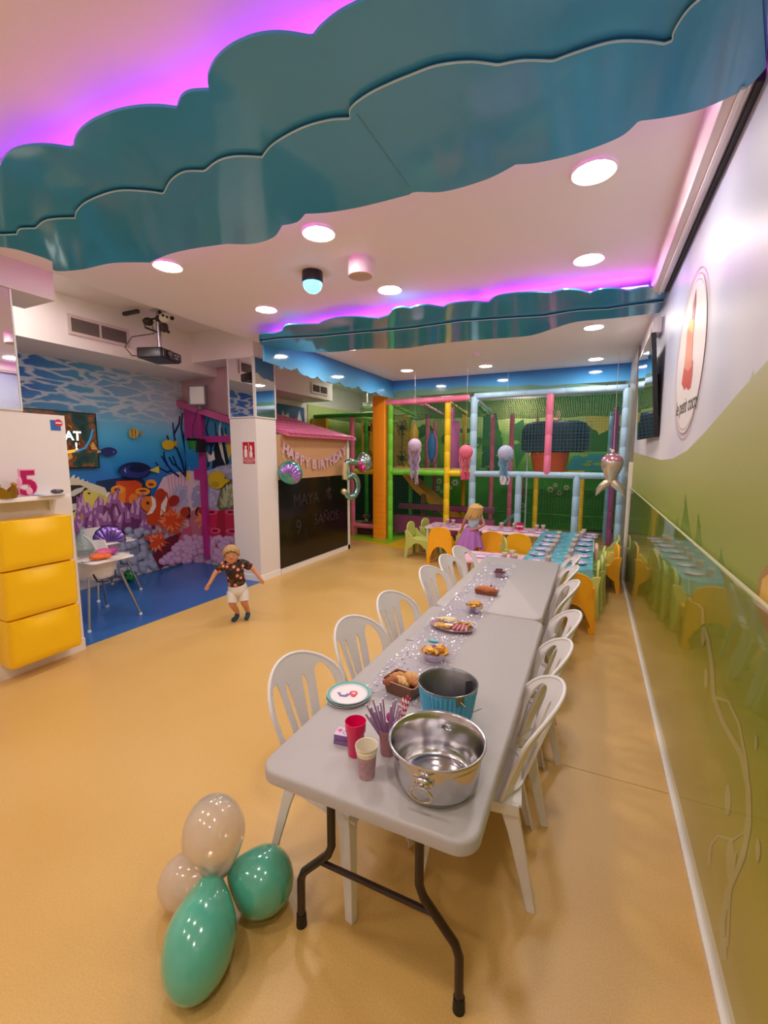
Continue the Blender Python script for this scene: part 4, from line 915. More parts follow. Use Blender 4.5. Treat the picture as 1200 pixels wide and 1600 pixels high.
frame = thing('soft_play_frame', 'two storey soft play frame of coloured padded posts, rails and nets across the back', 'play frame', (-1.8, FYp, 0))
def pad(name, p, q, col, r=.055, rings=True):
    g = WG(frame); g.m(M('foam_'+col.lstrip('#'), col, .4))
    p = Vector(p); q = Vector(q); L = (q-p).length; n = max(1, round(L/.33)); path = []; rad = []
    for i in range(n):
        for f_, rr in ((0, r*.9), (.04, r), (.96, r), (1, r*.9)):
            if i and f_ == 0: continue
            path.append(p.lerp(q, (i+f_)/n)); rad.append(rr)
    g.tube(path, rad, 14); return g.build(name, frame, ang=60)
GR, YE, LB, PK, OR = '#7cdc3c', '#fcd41c', '#b2daf4', '#f886ac', '#ff9c1c'
DZ = 1.46
X = dict(g=-3.9, y=-2.65, b=-2.13, r=.46)
pad('post', (X['g'], FYp, 0), (X['g'], FYp, 2.9), GR, .06)
pad('post', (X['y'], FYp, 0), (X['y'], FYp, 2.84), YE, .062)
pad('post', (X['b'], FYp, 0), (X['b'], FYp, 2.93), LB, .068)
pad('post', (X['r'], FYp, 0), (X['r'], FYp, 2.93), LB, .07)
pad('post', (-1.25, FYp, 0), (-1.25, FYp, DZ), LB, .062); pad('post', (-.25, FYp, 0), (-.25, FYp, DZ), LB, .062)
pad('post', (-.76, FYp, DZ), (-.76, FYp, 2.9), PK, .062)
pad('rail', (X['g'], FYp, DZ), (X['y'], FYp, DZ), GR); pad('rail', (X['y'], FYp, DZ), (X['b'], FYp, DZ), YE, .06); pad('rail', (X['b'], FYp, DZ), (X['r'], FYp, DZ), LB, .058)
pad('rail', (-4.0, FYp, 2.9), (X['b']-.1, FYp, 2.92), PK, .06); pad('rail', (X['b'], FYp, 2.94), (X['r'], FYp, 2.94), LB, .058)
# second and third rows of posts
for (px, x, y, z1, c_) in ((0, -3.95, 9.9, 2.7, '#5cc848'), (0, -3.45, 10.2, 2.6, '#d8688c'), (0, -2.66, 9.9, 2.8, '#d8b428'), (0, -2.05, 10.0, 2.7, '#d8688c'), (0, -1.62, 9.9, 2.7, '#d8688c'), (0, .36, 9.9, 2.75, '#b04c9a'), (0, .3, 10.4, 2.7, '#8ab8d8'), (0, -1.3, 10.1, 2.5, '#b8d0dc')):
    pad('post', (x, y, 0 if x not in (.36,) else 0), (x, y, z1), c_, .05 if x != -1.3 else .018)
pad('post', (-4.0, 11.2, 1.46), (-4.0, 11.2, 2.9), '#d8688c', .06)
pad('post', (-1.12, 10.3, 0), (-1.12, 10.3, 1.42), YE, .055); pad('post', (-.2, 10.3, 0), (-.2, 10.3, 1.42), YE, .055)
pad('rail', (-1.16, 10.3, 1.44), (-.16, 10.3, 1.44), YE, .055); pad('rail', (X['b'], 10.3, 1.42), (-1.16, 10.3, 1.42), '#5ea2c4', .045); pad('rail', (-.16, 10.3, 1.42), (.4, 10.3, 1.42), '#5ea2c4', .045)
for x, c_ in ((-3.85, '#7cd84a'), (-3.2, '#e890ac'), (-2.65, '#e8b83c'), (-2.2, '#5cc848'), (X['b']+.05, '#c9dce8'), (X['r'], LB)):
    pad('rail', (x, FYp, 2.86), (x+.02, 9.9, 2.74), c_, .04)
# left wing of the frame, beside the toy house
pad('post', (-4.9, 8.75, 0), (-4.9, 8.75, 2.65), '#e87a98', .055); pad('post', (-5.9, 9.2, 0), (-5.9, 9.2, 2.7), '#d8b020', .055); pad('post', (-5.2, 10.0, 0), (-5.2, 10.0, 2.7), '#3ea83c', .05)
g = WG(frame); g.m(M('foam_gold', '#d8a818', .4)); g.box(-6.15, 9.0, 0, -5.75, 9.1, 2.7); g.build('side_pad', frame)
pad('rail', (-6.0, 8.9, 2.72), (-4.1, 8.7, 2.7), '#3ea83c', .05); pad('rail', (-4.9, 8.75, .24), (-4.1, 8.7, .24), '#e87a98', .055); pad('rail', (-4.85, 8.75, 1.46), (-4.1, 8.75, 1.46), YE, .06)
pad('rail', (-4.9, 8.8, 2.66), (-4.3, 9.9, 2.6), '#9ad860', .04); pad('post', (-4.5, 9.9, .1), (-4.5, 9.9, 1.4), '#b8607a', .045); pad('rail', (-1.7, 9.3, .35), (-1.3, 9.0, .7), '#7ab8d8', .03)
# decks
g = WG(frame); g.m(K('#3f3a2c', .6)); g.box(X['g'], 8.65, DZ-.05, X['b'], 11.0, DZ-.01); g.box(X['b'], 10.3, DZ-.1, X['r'], 11.3, DZ-.06); g.build('deck', frame)
g = WG(frame); g.m(K('#d8c48c', .5)); g.box(X['g'], 8.67, DZ+.03, X['b'], 8.69, DZ+.1); g.build('deck_edge', frame)
# nets
def netp(name, pts, mat):
    g = WG(frame); g.m(mat); g.poly(pts); o = g.build(name, frame, recalc=False); return o
for a, b_, z0, z1 in ((X['g'], X['y'], DZ, 2.88), (X['y'], X['b'], DZ, 2.88), (X['b'], X['r'], DZ, 2.9), (X['g'], X['y'], 0.1, DZ), (X['b'], X['r'], 0.1, DZ)):
    netp('net', [(a, FYp, z0), (b_, FYp, z0), (b_, FYp, z1), (a, FYp, z1)], netV)
netp('net', [(-4.85, 8.75, .3), (-4.1, 8.72, .3), (-4.1, 8.72, 1.4), (-4.85, 8.75, 1.4)], netV); netp('net', [(-5.9, 9.2, 1.5), (-4.9, 8.75, 1.5), (-4.9, 8.75, 2.65), (-5.9, 9.2, 2.65)], netV)
netp('net', [(X['b'], FYp, DZ), (X['b'], 10.4, DZ), (X['b'], 10.4, 2.7), (X['b'], FYp, 2.9)], netS); netp('net', [(X['g'], FYp, DZ), (X['g'], 10, DZ), (X['g'], 10, 2.7), (X['g'], FYp, 2.9)], netS)
# sagging roof nets
g = WG(frame); g.m(netR)
def sag(x0, x1, y0, y1, z0, z1, s_, n=10):
    vs = [[g.v((x0+(x1-x0)*i/n, y0+(y1-y0)*j/n, z0+(z1-z0)*j/n-s_*math.sin(PI*i/n)*math.sin(PI*j/n)-.015*math.sin(i*2.1+j*3.3))) for i in range(n+1)] for j in range(n+1)]
    for j in range(n):
        for i in range(n): g.f([vs[j][i], vs[j][i+1], vs[j+1][i+1], vs[j+1][i]])
sag(X['b']+.1, X['r'], 8.66, 10.3, 2.86, 2.62, .08); sag(X['g'], X['b'], 8.66, 10.4, 2.85, 2.7, .06); sag(-6.0, -4.0, 8.7, 11.2, 2.7, 2.75, .1)
g.build('roof_net', frame, recalc=False)
# green lip rail at the far bottom, dark plinth
pad('rail', (-2.1, 11.2, .42), (.45, 11.2, .40), '#3f9c2c', .03)
# orange padded column
t = thing('padded_column', 'square orange padded column between the toy house and the green post', 'column', (-4.1, 8.62, 0))
g = G(); g.m(M('orange_pad', OR, .4)); g.box(-.17, -.12, 0, .12, .16, 3.05, .02); g.build('pad', t)
g = G(); g.m(K('#d87a0c', .45))
for k in range(1, 9): g.box(-.172, -.123, .12*k*1.0, .122, -.1, .12*k+.005)
g.build('creases', t)
# back mural
mm = bpy.data.materials.new('meadow_mural'); mm.use_nodes = True; nt = mm.node_tree; b = nt.nodes['Principled BSDF']; b.inputs['Roughness'].default_value = .6
tc = nt.nodes.new('ShaderNodeTexCoord'); sx = nt.nodes.new('ShaderNodeSeparateXYZ'); nt.links.new(tc.outputs['Object'], sx.inputs[0])
dv = nt.nodes.new('ShaderNodeMath'); dv.operation = 'DIVIDE'; dv.inputs[1].default_value = 3.2; nt.links.new(sx.outputs[2], dv.inputs[0])
ns = nt.nodes.new('ShaderNodeTexNoise'); ns.inputs['Scale'].default_value = 3.2; ns.inputs['Detail'].default_value = 8; nt.links.new(tc.outputs['Object'], ns.inputs[0])
ad = nt.nodes.new('ShaderNodeMath'); ad.operation = 'MULTIPLY_ADD'; ad.inputs[1].default_value = .3; ad.inputs[2].default_value = -.15; nt.links.new(ns.outputs[0], ad.inputs[0])
a2 = nt.nodes.new('ShaderNodeMath'); a2.operation = 'ADD'; nt.links.new(ad.outputs[0], a2.inputs[0]); nt.links.new(dv.outputs[0], a2.inputs[1])
rp = ramp_node(nt, [(0, '#3c9420'), (.3, '#429a2a'), (.44, '#348430'), (.52, '#70a83c'), (.6, '#86b840'), (.68, '#68a048'), (.76, '#9cb85c'), (.9, '#bccc80')]); nt.links.new(a2.outputs[0], rp.inputs[0]); nt.links.new(rp.outputs[0], b.inputs['Base Color'])
g = G(); g.m(mm); g.poly([(MX, BY-.02, 0), (WX, BY-.02, 0), (WX, BY-.02, 3.2), (MX, BY-.02, 3.2)])
P = Print(lambda x, y, d: ony(x, y, BY-.02-d)); P.g = g
P.poly('#c9b858', [(915, 650), (975, 648), (975, 690), (935, 684), (915, 672)], .6)
P.poly('#2f6a2c', [(890, 680), (897, 662), (912, 660), (924, 668), (930, 682), (950, 672), (968, 676), (975, 690), (975, 706), (890, 706)], .6)
P.poly('#3c93a2', [(896, 712), (930, 708), (975, 712), (975, 735), (885, 735)], .6)
P.poly('#1f5a3c', [(755, 650), (775, 645), (790, 720), (788, 740), (752, 740)], .6); P.poly('#2a7038', [(800, 665), (818, 655), (825, 700), (806, 735)], .6)
rn = random.Random(7)
P.many('#2c6824', [ell(rn.uniform(610, 970), rn.uniform(668, 700), rn.uniform(5, 12), rn.uniform(4, 10), 9) for _ in range(26)], .6)
P.many('#8fae52', [ell(rn.uniform(610, 970), rn.uniform(690, 735), rn.uniform(3, 9), rn.uniform(1, 3), 9) for _ in range(36)], .6)
P.poly('#8a8a3c', [(612, 650), (640, 646), (640, 735), (612, 735)], .6)
def flower(x, y, r): return [ell(x+r*math.cos(2*PI*k/6), y+r*math.sin(2*PI*k/6), r*.55, r*.55, 8) for k in range(6)]
fl = []
for x, y, r in ((711, 754, 3.6), (686, 752, 3.2), (684, 763, 2.6), (860, 765, 3.5), (874, 770, 3), (885, 762, 3), (868, 758, 2.4), (816, 790, 3), (690, 768, 2), (704, 762, 2), (818, 800, 2.2), (826, 708, 2.5), (820, 700, 2)): fl += flower(x, y, r)
P.many('#c9c8a8', fl, .6)
P.poly('#9a6a3c', [(812, 752), (818, 748), (820, 775), (815, 782), (811, 770)], .6)
P.many('#163c10', [[(610, 828), (975, 828), (975, 900), (610, 900)]], .6)
struct(g.build('wall_back_mural', recalc=False))
g = G(); g.m(mm); g.box(MX, 8.9, 0, MX+.02, BY-.03, 3.02); struct(g.build('wall_left_play'))
g = G(); g.m(K('#101c18', .7)); g.box(-6.15, 10.9, 0, -4.0, 10.95, 1.4); struct(g.build('wall_play_lower'))
# yellow climbing panel with spider web pattern
t = thing('climbing_panel', 'yellow panel with dark spider pattern behind the orange column', 'play panel', (-4.7, 10.2, 1.5))
g = G(); g.m(K('#e8b848', .5)); g.box(-.74, 0, 0, -.35, .03, 1.28); g.box(.18, 0, 0, .62, .03, 1.28); g.build('board', t)
g = G(); g.m(K('#2c1c1c', .5))
for cx in (-.545, .4):
    for cz in (.25, 1.0):
        g.ball((cx, -.02, cz), .07, 1, .3, 1)
        for k in range(6): a = R(60*k+30); g.tube([(cx, -.02, cz), (cx+.14*math.cos(a), -.02, cz+.14*math.sin(a)), (cx+.12*math.cos(a+.6), -.02, cz+.2*math.sin(a+.6))], .012, 5)
    g.tube([(cx, -.02, .25), (cx, -.02, 1.0)], .008, 5)
g.build('spider_pattern', t)
# slide
t = thing('slide', 'yellow plastic slide coming down behind the green net', 'slide', (-3.5, 9.75, 0))
g = WG(t); g.m(M('slide_yellow', '#ffc02c', .35)); a, b_ = Vector((-4.15, 9.75, 1.42)), Vector((-2.75, 9.75, .3))
path = [a, a+Vector((.15, 0, -.02)), a.lerp(b_, .3), a.lerp(b_, .6), a.lerp(b_, .85), b_, b_+Vector((.3, 0, -.04))]
rings = [[p+Vector(o) for o in ((0, -.28, .14), (0, -.26, .16), (0, -.24, .13), (0, -.2, .0), (0, .2, .0), (0, .24, .13), (0, .26, .16), (0, .28, .14), (0, .24, -.04), (0, -.24, -.04))] for p in path]
g.loft(rings); g.build('chute', t)
g = WG(t); g.m(K('#8a4a20', .5)); g.box(-3.5, 9.4, 0, -3.4, 9.46, .95); g.build('support', t)
# purple bench blocks
t = thing('soft_bench', 'purple padded barrier under the slide', 'padded barrier', (-3.2, 9.2, 0))
g = G(); g.m(M('purple_pad', '#a03c7c', .4)); g.box(-.85, -.1, .1, 1.4, .1, .48, .02); g.build('lower_pad', t)
g = G(); g.m(M('purple_pad_upper', '#7c2a5c', .4)); g.box(-.75, -.04, .62, 1.4, .1, .74, .02); g.build('upper_pad', t)
# punch bags and paddles inside
t = thing('punch_bag', 'tall pink punch bag hanging inside the play frame', 'punch bag', (-2.82, 9.5, 1.5))
g = G(); g.m(M('pink_bag', '#d868b4', .4)); g.lathe([(.001, 0), (.15, 0), (.165, .03), (.165, 1.02), (.15, 1.05), (.001, 1.05)], 28); g.build('bag', t)
g = G(); g.m(K('#d868b4', .4)); g.cyl((0, 0, 1.05), (0, 0, 1.35), .045); g.m(K('#c9c4c8', .4)); g.tube([(.15*math.cos(a), .15*math.sin(a), 1.06) for a in [2*PI*i/20 for i in range(20)]], .008, 5, loop=True); g.build('hanger', t)
t = thing('soft_paddle', 'blue oval hanging paddle with pink rim inside the play frame', 'play paddle', (-3.32, 9.6, 2.0))
g = G(); g.m(K('#2f7ac0', .3)); g.loft([[(.1*s_*math.cos(a), y, .34*s_*math.sin(a)) for a in [2*PI*i/24 for i in range(24)]] for s_, y in ((.5, -.06), (.9, -.04), (1, 0), (.9, .04), (.5, .06))]); g.build('paddle', t)
g = G(); g.m(K('#e070a0', .4)); g.tube([(.125*math.cos(a), 0, .38*math.sin(a)) for a in [2*PI*i/8+PI/8 for i in range(8)]], .02, 8, loop=True); g.build('rim', t)
t = thing('soft_paddle', 'yellow hanging skittle behind the lilac jellyfish lantern', 'play paddle', (-3.68, 9.4, 1.72))
g = G(); g.m(K('#d8ac28', .4)); g.lathe([(.001, -.05), (.02, 0), (.035, .2), (.1, .45), (.105, .6), (.07, .78), (.03, .84), (.001, .86)], 20); g.build('skittle', t)
g = G(); g.m(K('#e8e0d0', .4)); g.lathe([(.03, .83), (.05, .86), (.001, .88)], 12); g.build('cap', t)
# navy padded turret with orange bucket
t = thing('padded_turret', 'dark navy net covered padded turret above an orange bucket, right half of the frame', 'play turret', (-.78, 10.2, 1.5))
g = G(); g.m(M('navy_pad', '#25305a', .5)); n = 10
g.loft([[(x*s_, .3*math.sin(a)*s_, z) for a, x in [(2*PI*i/24, .68*math.copysign(abs(math.cos(2*PI*i/24))**.6, math.cos(2*PI*i/24))) for i in range(24)]] for s_, z in ((.82, .38), (.97, .42), (1, .55), (1, .85), (.9, .98), (.7, 1.03))]); g.build('pad', t)
g = G(); g.m(net_mat('pale_net', '#6c7a90', (0, 2), .07, .006)); g.poly([(-.72, -.33, .36), (.74, -.33, .36), (.74, -.33, 1.02), (-.72, -.33, 1.02)]); g.build('cover_net', t)
g = G(); g.m(M('orange_bucket', '#e0582c', .4)); g.lathe([(.001, -.02), (.3, -.02), (.36, .38), (.34, .38), (.28, 0)], 24, sx=1.1, sy=.8, c=(-.08, 0, 0)); g.build('bucket', t)
g = G(); g.m(K('#d8a488', .5)); g.cyl((-.35, 0, 1.0), (-.35, 0, 1.25), .03); g.cyl((.05, 0, 1.0), (.05, 0, 1.25), .06); g.ball((.0, 0, 1.05), .1, 1, 1, .6); g.build('hangers', t)
# ball pit balls glimpsed bottom left
rn = random.Random(5); b0 = None
for i in range(16):
    x = -4.75+rn.uniform(0, .55); y = 8.95+rn.uniform(0, .3); c_ = ['#c81e4a', '#c81e4a', '#1f5a8c', '#d8d4dc'][i % 4]
    nm = {'#c81e4a': 'red', '#1f5a8c': 'blue', '#d8d4dc': 'white'}[c_]
    g = G(); g.m(K(c_, .3)); g.ball((0, 0, 0), .042, n=12, m=8); o = g.build('pit_ball', None, loc=(x, y, .3+.06*(i % 3)))
    tag(o, nm+' plastic ball behind the pink rail at the foot of the play frame', 'ball', nm+' balls in the pit')
g = G(); g.m(K('#5a2030', .6)); g.box(-4.85, 8.85, 0, -4.12, 9.3, .26); tag(g.build('padded_plinth'), 'low dark red padded base under the small plastic balls', 'padded base')
# floor mats in front of the frame
g = G(); g.m(K('#e2b320', .4)); ps = [onz(x, y, 0) for x, y in ((541, 826), (590, 822), (612, 832), (660, 838), (668, 858), (630, 858), (541, 841))]
g.prism([(p.x, p.y) for p in ps], 0, .012, lambda u, v, d: (u, v, d)); g.m(K('#8cbc28', .4)); ps = [onz(x, y, 0) for x, y in ((545, 841), (562, 831), (600, 826), (632, 832), (640, 838), (606, 851))]
g.prism([(p.x, p.y) for p in ps], .0125, .014, lambda u, v, d: (u, v, d)); tag(g.build('floor_mat'), 'yellow and green foam mat at the foot of the play frame', 'mat')
# round lamps added over the play zone to brighten it
for x, y, lb in ((-.6, 10.0, 'added unseen lamp brightening the play zone on the right'), (-2.2, 10.0, 'added unseen lamp brightening the play zone in the middle'), (-4.3, 10.2, 'added unseen lamp brightening the play zone on the left'), (-.6, 9.2, 'added unseen lamp brightening the front of the play zone on the right'), (-2.9, 9.2, 'added unseen lamp brightening the front of the play zone on the left'), (-1.7, 11.1, 'added unseen lamp brightening the meadow mural'), (-5.0, 9.3, 'added lamp brightening the left wing of the play frame')):
    dup(L0, (x, y, CEIL if x > -4.25 else 3.58), 0, lb)
p = ony(563, 623, 10.2); t = thing('bulkhead_lamp', 'small pale dome lamp above the green net left of the orange column', 'lamp', (-4.9, 9.5, 2.98))
g = G(); g.m(K('#e8e4d8', .3)); g.ball((0, 0, 0), .12, 1, 1, .5); g.build('dome', t)
g = G(); g.m(K('#b8b4a8', .4)); g.cyl((0, 0, .05), (0, 0, .6), .015); g.cyl((0, 0, .03), (0, 0, .06), .12, n=24); g.build('base', t)

# ---- jellyfish lanterns and mermaid tail balloon hanging in front
def jelly(label, p, r, c1, c2, seed, ln=.55, tip=None):
    t = thing('jellyfish_lantern', label, 'paper lantern', p, 0, 'jellyfish lanterns hung before the play frame')
    g = G(); g.m(M('paper_'+c1, c1, .7, var=.1, vscale=30))
    rings = []
    for i in range(17):
        a = -PI/2+PI*i/16; rr = r*max(math.cos(a), .03)*(1+.015*math.cos(i*PI)); rings.append([(rr*math.cos(2*PI*k/24), rr*math.sin(2*PI*k/24), r*math.sin(a)) for k in range(24)])
    g.loft(rings); g.build('lantern', t)
    rn = random.Random(seed); g = G()
    for i in range(34):
        a = rn.uniform(0, 2*PI); rr = r*rn.uniform(.2, .95); l = ln*rn.uniform(.65, 1.1); g.m(K(c2 if i % 3 else c1, .6))
        ph = rn.uniform(0, 6); am = rn.uniform(.006, .016); N = 14; w_ = rn.uniform(.007, .012); pl = []
        for k in range(N+1):
            f_ = k/N; x = rr*math.cos(a)*(1-.45*f_)+am*math.sin(ph+f_*18); y = rr*math.sin(a)*(1-.45*f_)+am*math.cos(ph+f_*16); pl.append(Vector((x, y, -r*.45-l*f_)))
        g.tube(pl, w_, 4, flat=.25, up=(math.cos(a), math.sin(a), .1))
    if tip:
        g.m(K(tip, .6))
        for i in range(14):
            a = rn.uniform(0, 2*PI); g.tube([(r*.5*math.cos(a), r*.5*math.sin(a), -ln*.85), (r*.6*math.cos(a+.5), r*.5*math.sin(a+.5), -ln*1.0), (r*.4*math.cos(a), r*.4*math.sin(a), -ln*1.18)], .014, 4, flat=.3)
    o = g.build('streamers', t); o['kind'] = 'stuff'
    g = G(); g.m(K('#d8d8d8', .5)); g.cyl((0, 0, r), (0, 0, CEIL-p[2]), .0012, n=4); g.build('string', t)
YJ = 7.9
jelly('lilac jellyfish lantern with pale streamers, leftmost of the three', ony(648, 696, YJ), .13, '#d8c0e0', '#b8a0cc', 1, .62)
jelly('hot pink jellyfish lantern in the middle of the three', ony(728, 706, YJ), .125, '#f47a9a', '#f08aa8', 2, .42, '#ee5a8c')
jelly('pale blue jellyfish lantern with blue and pink streamers, rightmost', ony(790, 708, YJ), .135, '#c0c8ec', '#8cc0dc', 3, .46, '#e4dcec')
p = ony(955, 742, 7.7); t = thing('mermaid_balloon', 'pink and cream foil mermaid tail balloon at the right end of the play frame', 'balloon', p, R(-8))
g = G(); g.m(M('pearl_foil', '#d8ccb4', .15, .65))
prof = [(.0, .33, .02), (.01, .31, .08), (.0, .26, .135), (0, .18, .16), (.0, .1, .145), (.0, .0, .1), (.0, -.08, .065), (0, -.12, .055)]
g.loft([[(cx+r*math.cos(2*PI*k/20), .55*r*math.sin(2*PI*k/20), z) for k in range(20)] for cx, z, r in prof])
for s_ in (-1, 1):
    g.tube([(0, 0, -.07), (s_*.05, 0, -.13), (s_*.11, 0, -.18), (s_*.16, 0, -.24), (s_*.185, 0, -.3), (s_*.2, 0, -.33)], [.04, .062, .06, .045, .022, .006], 12, flat=.6)
g.build('tail', t)
g = G(); g.m(M('pink_pearl_foil', '#e0a0b4', .15, .6)); g.loft([[(r*math.cos(2*PI*k/20), .57*r*math.sin(2*PI*k/20), z) for k in range(20)] for z, r in ((.335, .02), (.312, .085), (.265, .14), (.22, .16), (.215, .155))]); g.build('top', t)
g = G(); g.m(K('#e8e0d8', .4)); g.tube([(0, 0, .33), (.01, 0, .37), (0, 0, CEIL-p.z)], .003, 4); g.ball((0, 0, .36), .03); g.ball((-.03, 0, .39), .018); g.build('knot', t)
# =====================================================================
# GREY FOLDING TABLES, WHITE CHAIRS AND THE FOOD
# =====================================================================
TZ = .742
grey = M('grey_table_plastic', '#b2adad', .38, bump=.15, bscale=500)
brown = M('brown_steel', '#3b2c28', .35, .3)
def folding_table(label, y0, y1, x0=-1.0, x1=-.235):
    cx, cy = (x0+x1)/2, (y0+y1)/2
    t = thing('folding_table', label, 'table', (cx, cy, 0), 0, 'grey folding tables set end to end')
    g = G(); g.m(grey); W_, L_ = (x1-x0)/2, (y1-y0)/2
    def rr(c, o_, z):
        out = []
        for sx_, sy, a0 in ((1, 1, 0), (-1, 1, 90), (-1, -1, 180), (1, -1, 270)):
            for k in range(7): a = R(a0+15*k); out.append((sx_*(W_-c)+(c-o_)*math.cos(a), sy*(L_-c)+(c-o_)*math.sin(a), z))
        return out
    g.loft([rr(.07, .012, TZ-.05), rr(.07, 0, TZ-.045), rr(.07, 0, TZ-.012), rr(.07, .004, TZ-.004), rr(.07, .012, TZ)])
    g.build('table_top', t, ang=50)
    g = G(); g.m(grey)
    for sx_ in (-1, 1): g.box(sx_*(W_-.09), -L_+.16, TZ-.07, sx_*(W_-.06), L_-.16, TZ-.048)
    g.build('side_rib', t)
    for s_ in (-1, 1):
        yy = s_*(L_-.14)
        Lp = [(-.17, .70), (-.17, .40), (-.185, .36), (-.295, .24), (-.31, .2), (-.313, .02)]
        for sx_ in (-1, 1):
            g = G(); g.m(brown); g.tube([(sx_*-x, yy, z) for x, z in Lp], .0155, 12); lg = g.build('leg', t); g = G(); g.m(K('#1c1614', .6)); g.cyl((sx_*.313, yy, 0), (sx_*.313, yy, .05), .021, .019)
            g.build('rubber_foot', lg)
        g = G(); g.m(brown); g.cyl((-.225, yy, .315), (.225, yy, .315), .011, n=10); g.build('crossbar', t)
        g = G(); g.m(brown); g.cyl((-.3, yy, TZ-.058), (.3, yy, TZ-.058), .014, n=10); g.build('hinge_bar', t)
        g = G(); g.m(brown)
        g.tube([(-.17, yy, .56), (-.14, yy-s_*.03, .58), (-.03, yy-s_*.26, TZ-.06)], .009, 8); g.build('brace', t); g = G(); g.m(brown); g.tube([(.17, yy, .56), (.14, yy-s_*.03, .58), (.03, yy-s_*.26, TZ-.06)], .009, 8); g.build('brace', t)
    return t
folding_table('long grey plastic folding table nearest the camera, with the metal pot', 1.085, 2.94)
folding_table('long grey plastic folding table behind the first, reaching the children tables', 2.955, 4.70, -.995, -.25)

wc = M('chair_white', '#e2dedd', .36)
def white_chair(label, loc, rz):
    t = thing('plastic_chair', label, 'chair', loc, rz, 'white plastic chairs along the grey tables')
    g = G(); g.m(wc)      # seat, gently dished
    n = 14; nx = 12; top = []; bot = []
    for i in range(nx+1):
        x = -.2+.41*i/nx; hw = .205-.02*(1-i/nx) if True else .2
        f_ = i/nx; e = .985 if f_ < .93 else .9
        top.append([(x, (j/n*2-1)*hw*e, .438-.016*(1-(j/n*2-1)**2)*math.sin(PI*min(1, f_*1.05))-.022*max(0, (f_-.85)/.15)**2-.012*max(0, abs(j/n*2-1)-.9)/.1) for j in range(n+1)])
    vt = [[g.v(p) for p in r] for r in top]; vb = [[g.v((p[0], p[1], p[2]-.012)) for p in r] for r in top]
    for i in range(nx):
        for j in range(n): g.f([vt[i][j], vt[i+1][j], vt[i+1][j+1], vt[i][j+1]]); g.f([vb[i][j], vb[i][j+1], vb[i+1][j+1], vb[i+1][j]])
    for i in range(nx):
        for j in (0, n): g.f([vt[i][j], vt[i+1][j], vb[i+1][j], vb[i][j]])
    for j in range(n):
        for i in (0, nx): g.f([vt[i][j], vt[i][j+1], vb[i][j+1], vb[i][j]])
    g.build('seat', t, ang=50)
    g = G(); g.m(wc)
    for y in (-1, 1): g.box(-.19, y*.187, .385, .19, y*.198, .43)
    g.box(.19, -.18, .39, .2, .18, .425); g.build('apron', t)
    g = G(); g.m(wc)
    def bx(y, z):        # bowed back surface, wings curving forward
        return -.216-.335*(z-.43)+(.135-.055*(z-.42)/.44)*(y/.226)**2
    def bez(c): return arcs([c+[c[0]]], n=5)[:-1]
    o_ = [(-.182, .41), (-.19, .47), (-.204, .55), (-.216, .63)]+[(-.226*math.cos(a), .70+.16*math.sin(a)) for a in [PI*k/24 for k in range(25)]]+[(.216, .63), (.204, .55), (.19, .47), (.182, .41)]
    holes = []
    for s_ in (-1, 1):
        holes.append([(s_*y, z) for y, z in bez([(.07, .455), (.145, .455), (.168, .55), (.188, .66), (.188, .715), (.168, .77), (.136, .785), (.112, .755), (.096, .62)])])
        holes.append([(s_*y, z) for y, z in bez([(.020, .46), (.036, .46), (.052, .60), (.064, .71), (.058, .75), (.044, .745), (.030, .60)])])
    loops = [o_]+holes; flat = [p for l in loops for p in l]
    tr = tessellate_polygon([[Vector((p[0], p[1], 0)) for p in l] for l in loops])
    A = [g.v((0, y, z)) for y, z in flat]; B_ = [g.v((.011, y, z)) for y, z in flat]
    for q in tr: g.f([A[i] for i in q]); g.f([B_[i] for i in q[::-1]])
    k0_ = 0
    for l in loops:
        for i in range(len(l)): j = (i+1) % len(l); g.f([A[k0_+i], A[k0_+j], B_[k0_+j], B_[k0_+i]])
        k0_ += len(l)
    for i in range(-9, 10): bmesh.ops.bisect_plane(g.bm, geom=list(g.bm.verts)+list(g.bm.edges)+list(g.bm.faces), plane_co=(0, i*.0225, 0), plane_no=(0, 1, 0))
    for i in range(3): bmesh.ops.bisect_plane(g.bm, geom=list(g.bm.verts)+list(g.bm.edges)+list(g.bm.faces), plane_co=(0, 0, .46+.04*i), plane_no=(0, 0, 1))
    for v_ in g.bm.verts: v_.co.x += bx(v_.co.y, v_.co.z)
    # rolled rim round the outside of the back
    g.tube([(bx(y, z)+.0055, y, z) for y, z in o_], .0085, 8)
    g.build('backrest', t, ang=60)
    for sx_, sy in ((1, 1), (1, -1), (-1, 1), (-1, -1)):
        g = G(); g.m(wc)
        xt, xb = (.175, .225) if sx_ > 0 else (-.18, -.27); yt, yb = sy*.18, sy*.225
        def sec(f_, w1, w2):
            x = xt+(xb-xt)*f_; y = yt+(yb-yt)*f_; z = .43*(1-f_)
            return [(x-sx_*w1, y, z), (x, y, z), (x, y-sy*w2, z), (x-sx_*.011, y-sy*w2, z), (x-sx_*.011, y-sy*.011, z), (x-sx_*w1, y-sy*.011, z)]
        g.loft([sec(0, .075, .055), sec(.3, .055, .045), sec(.7, .042, .036), sec(1, .036, .032)]); g.build('leg', t, ang=30, bevel=.003)
    return t
ch0 = white_chair('white plastic chair left of the grey tables, nearest the camera', (-.929, 1.566, 0), R(-10.7))
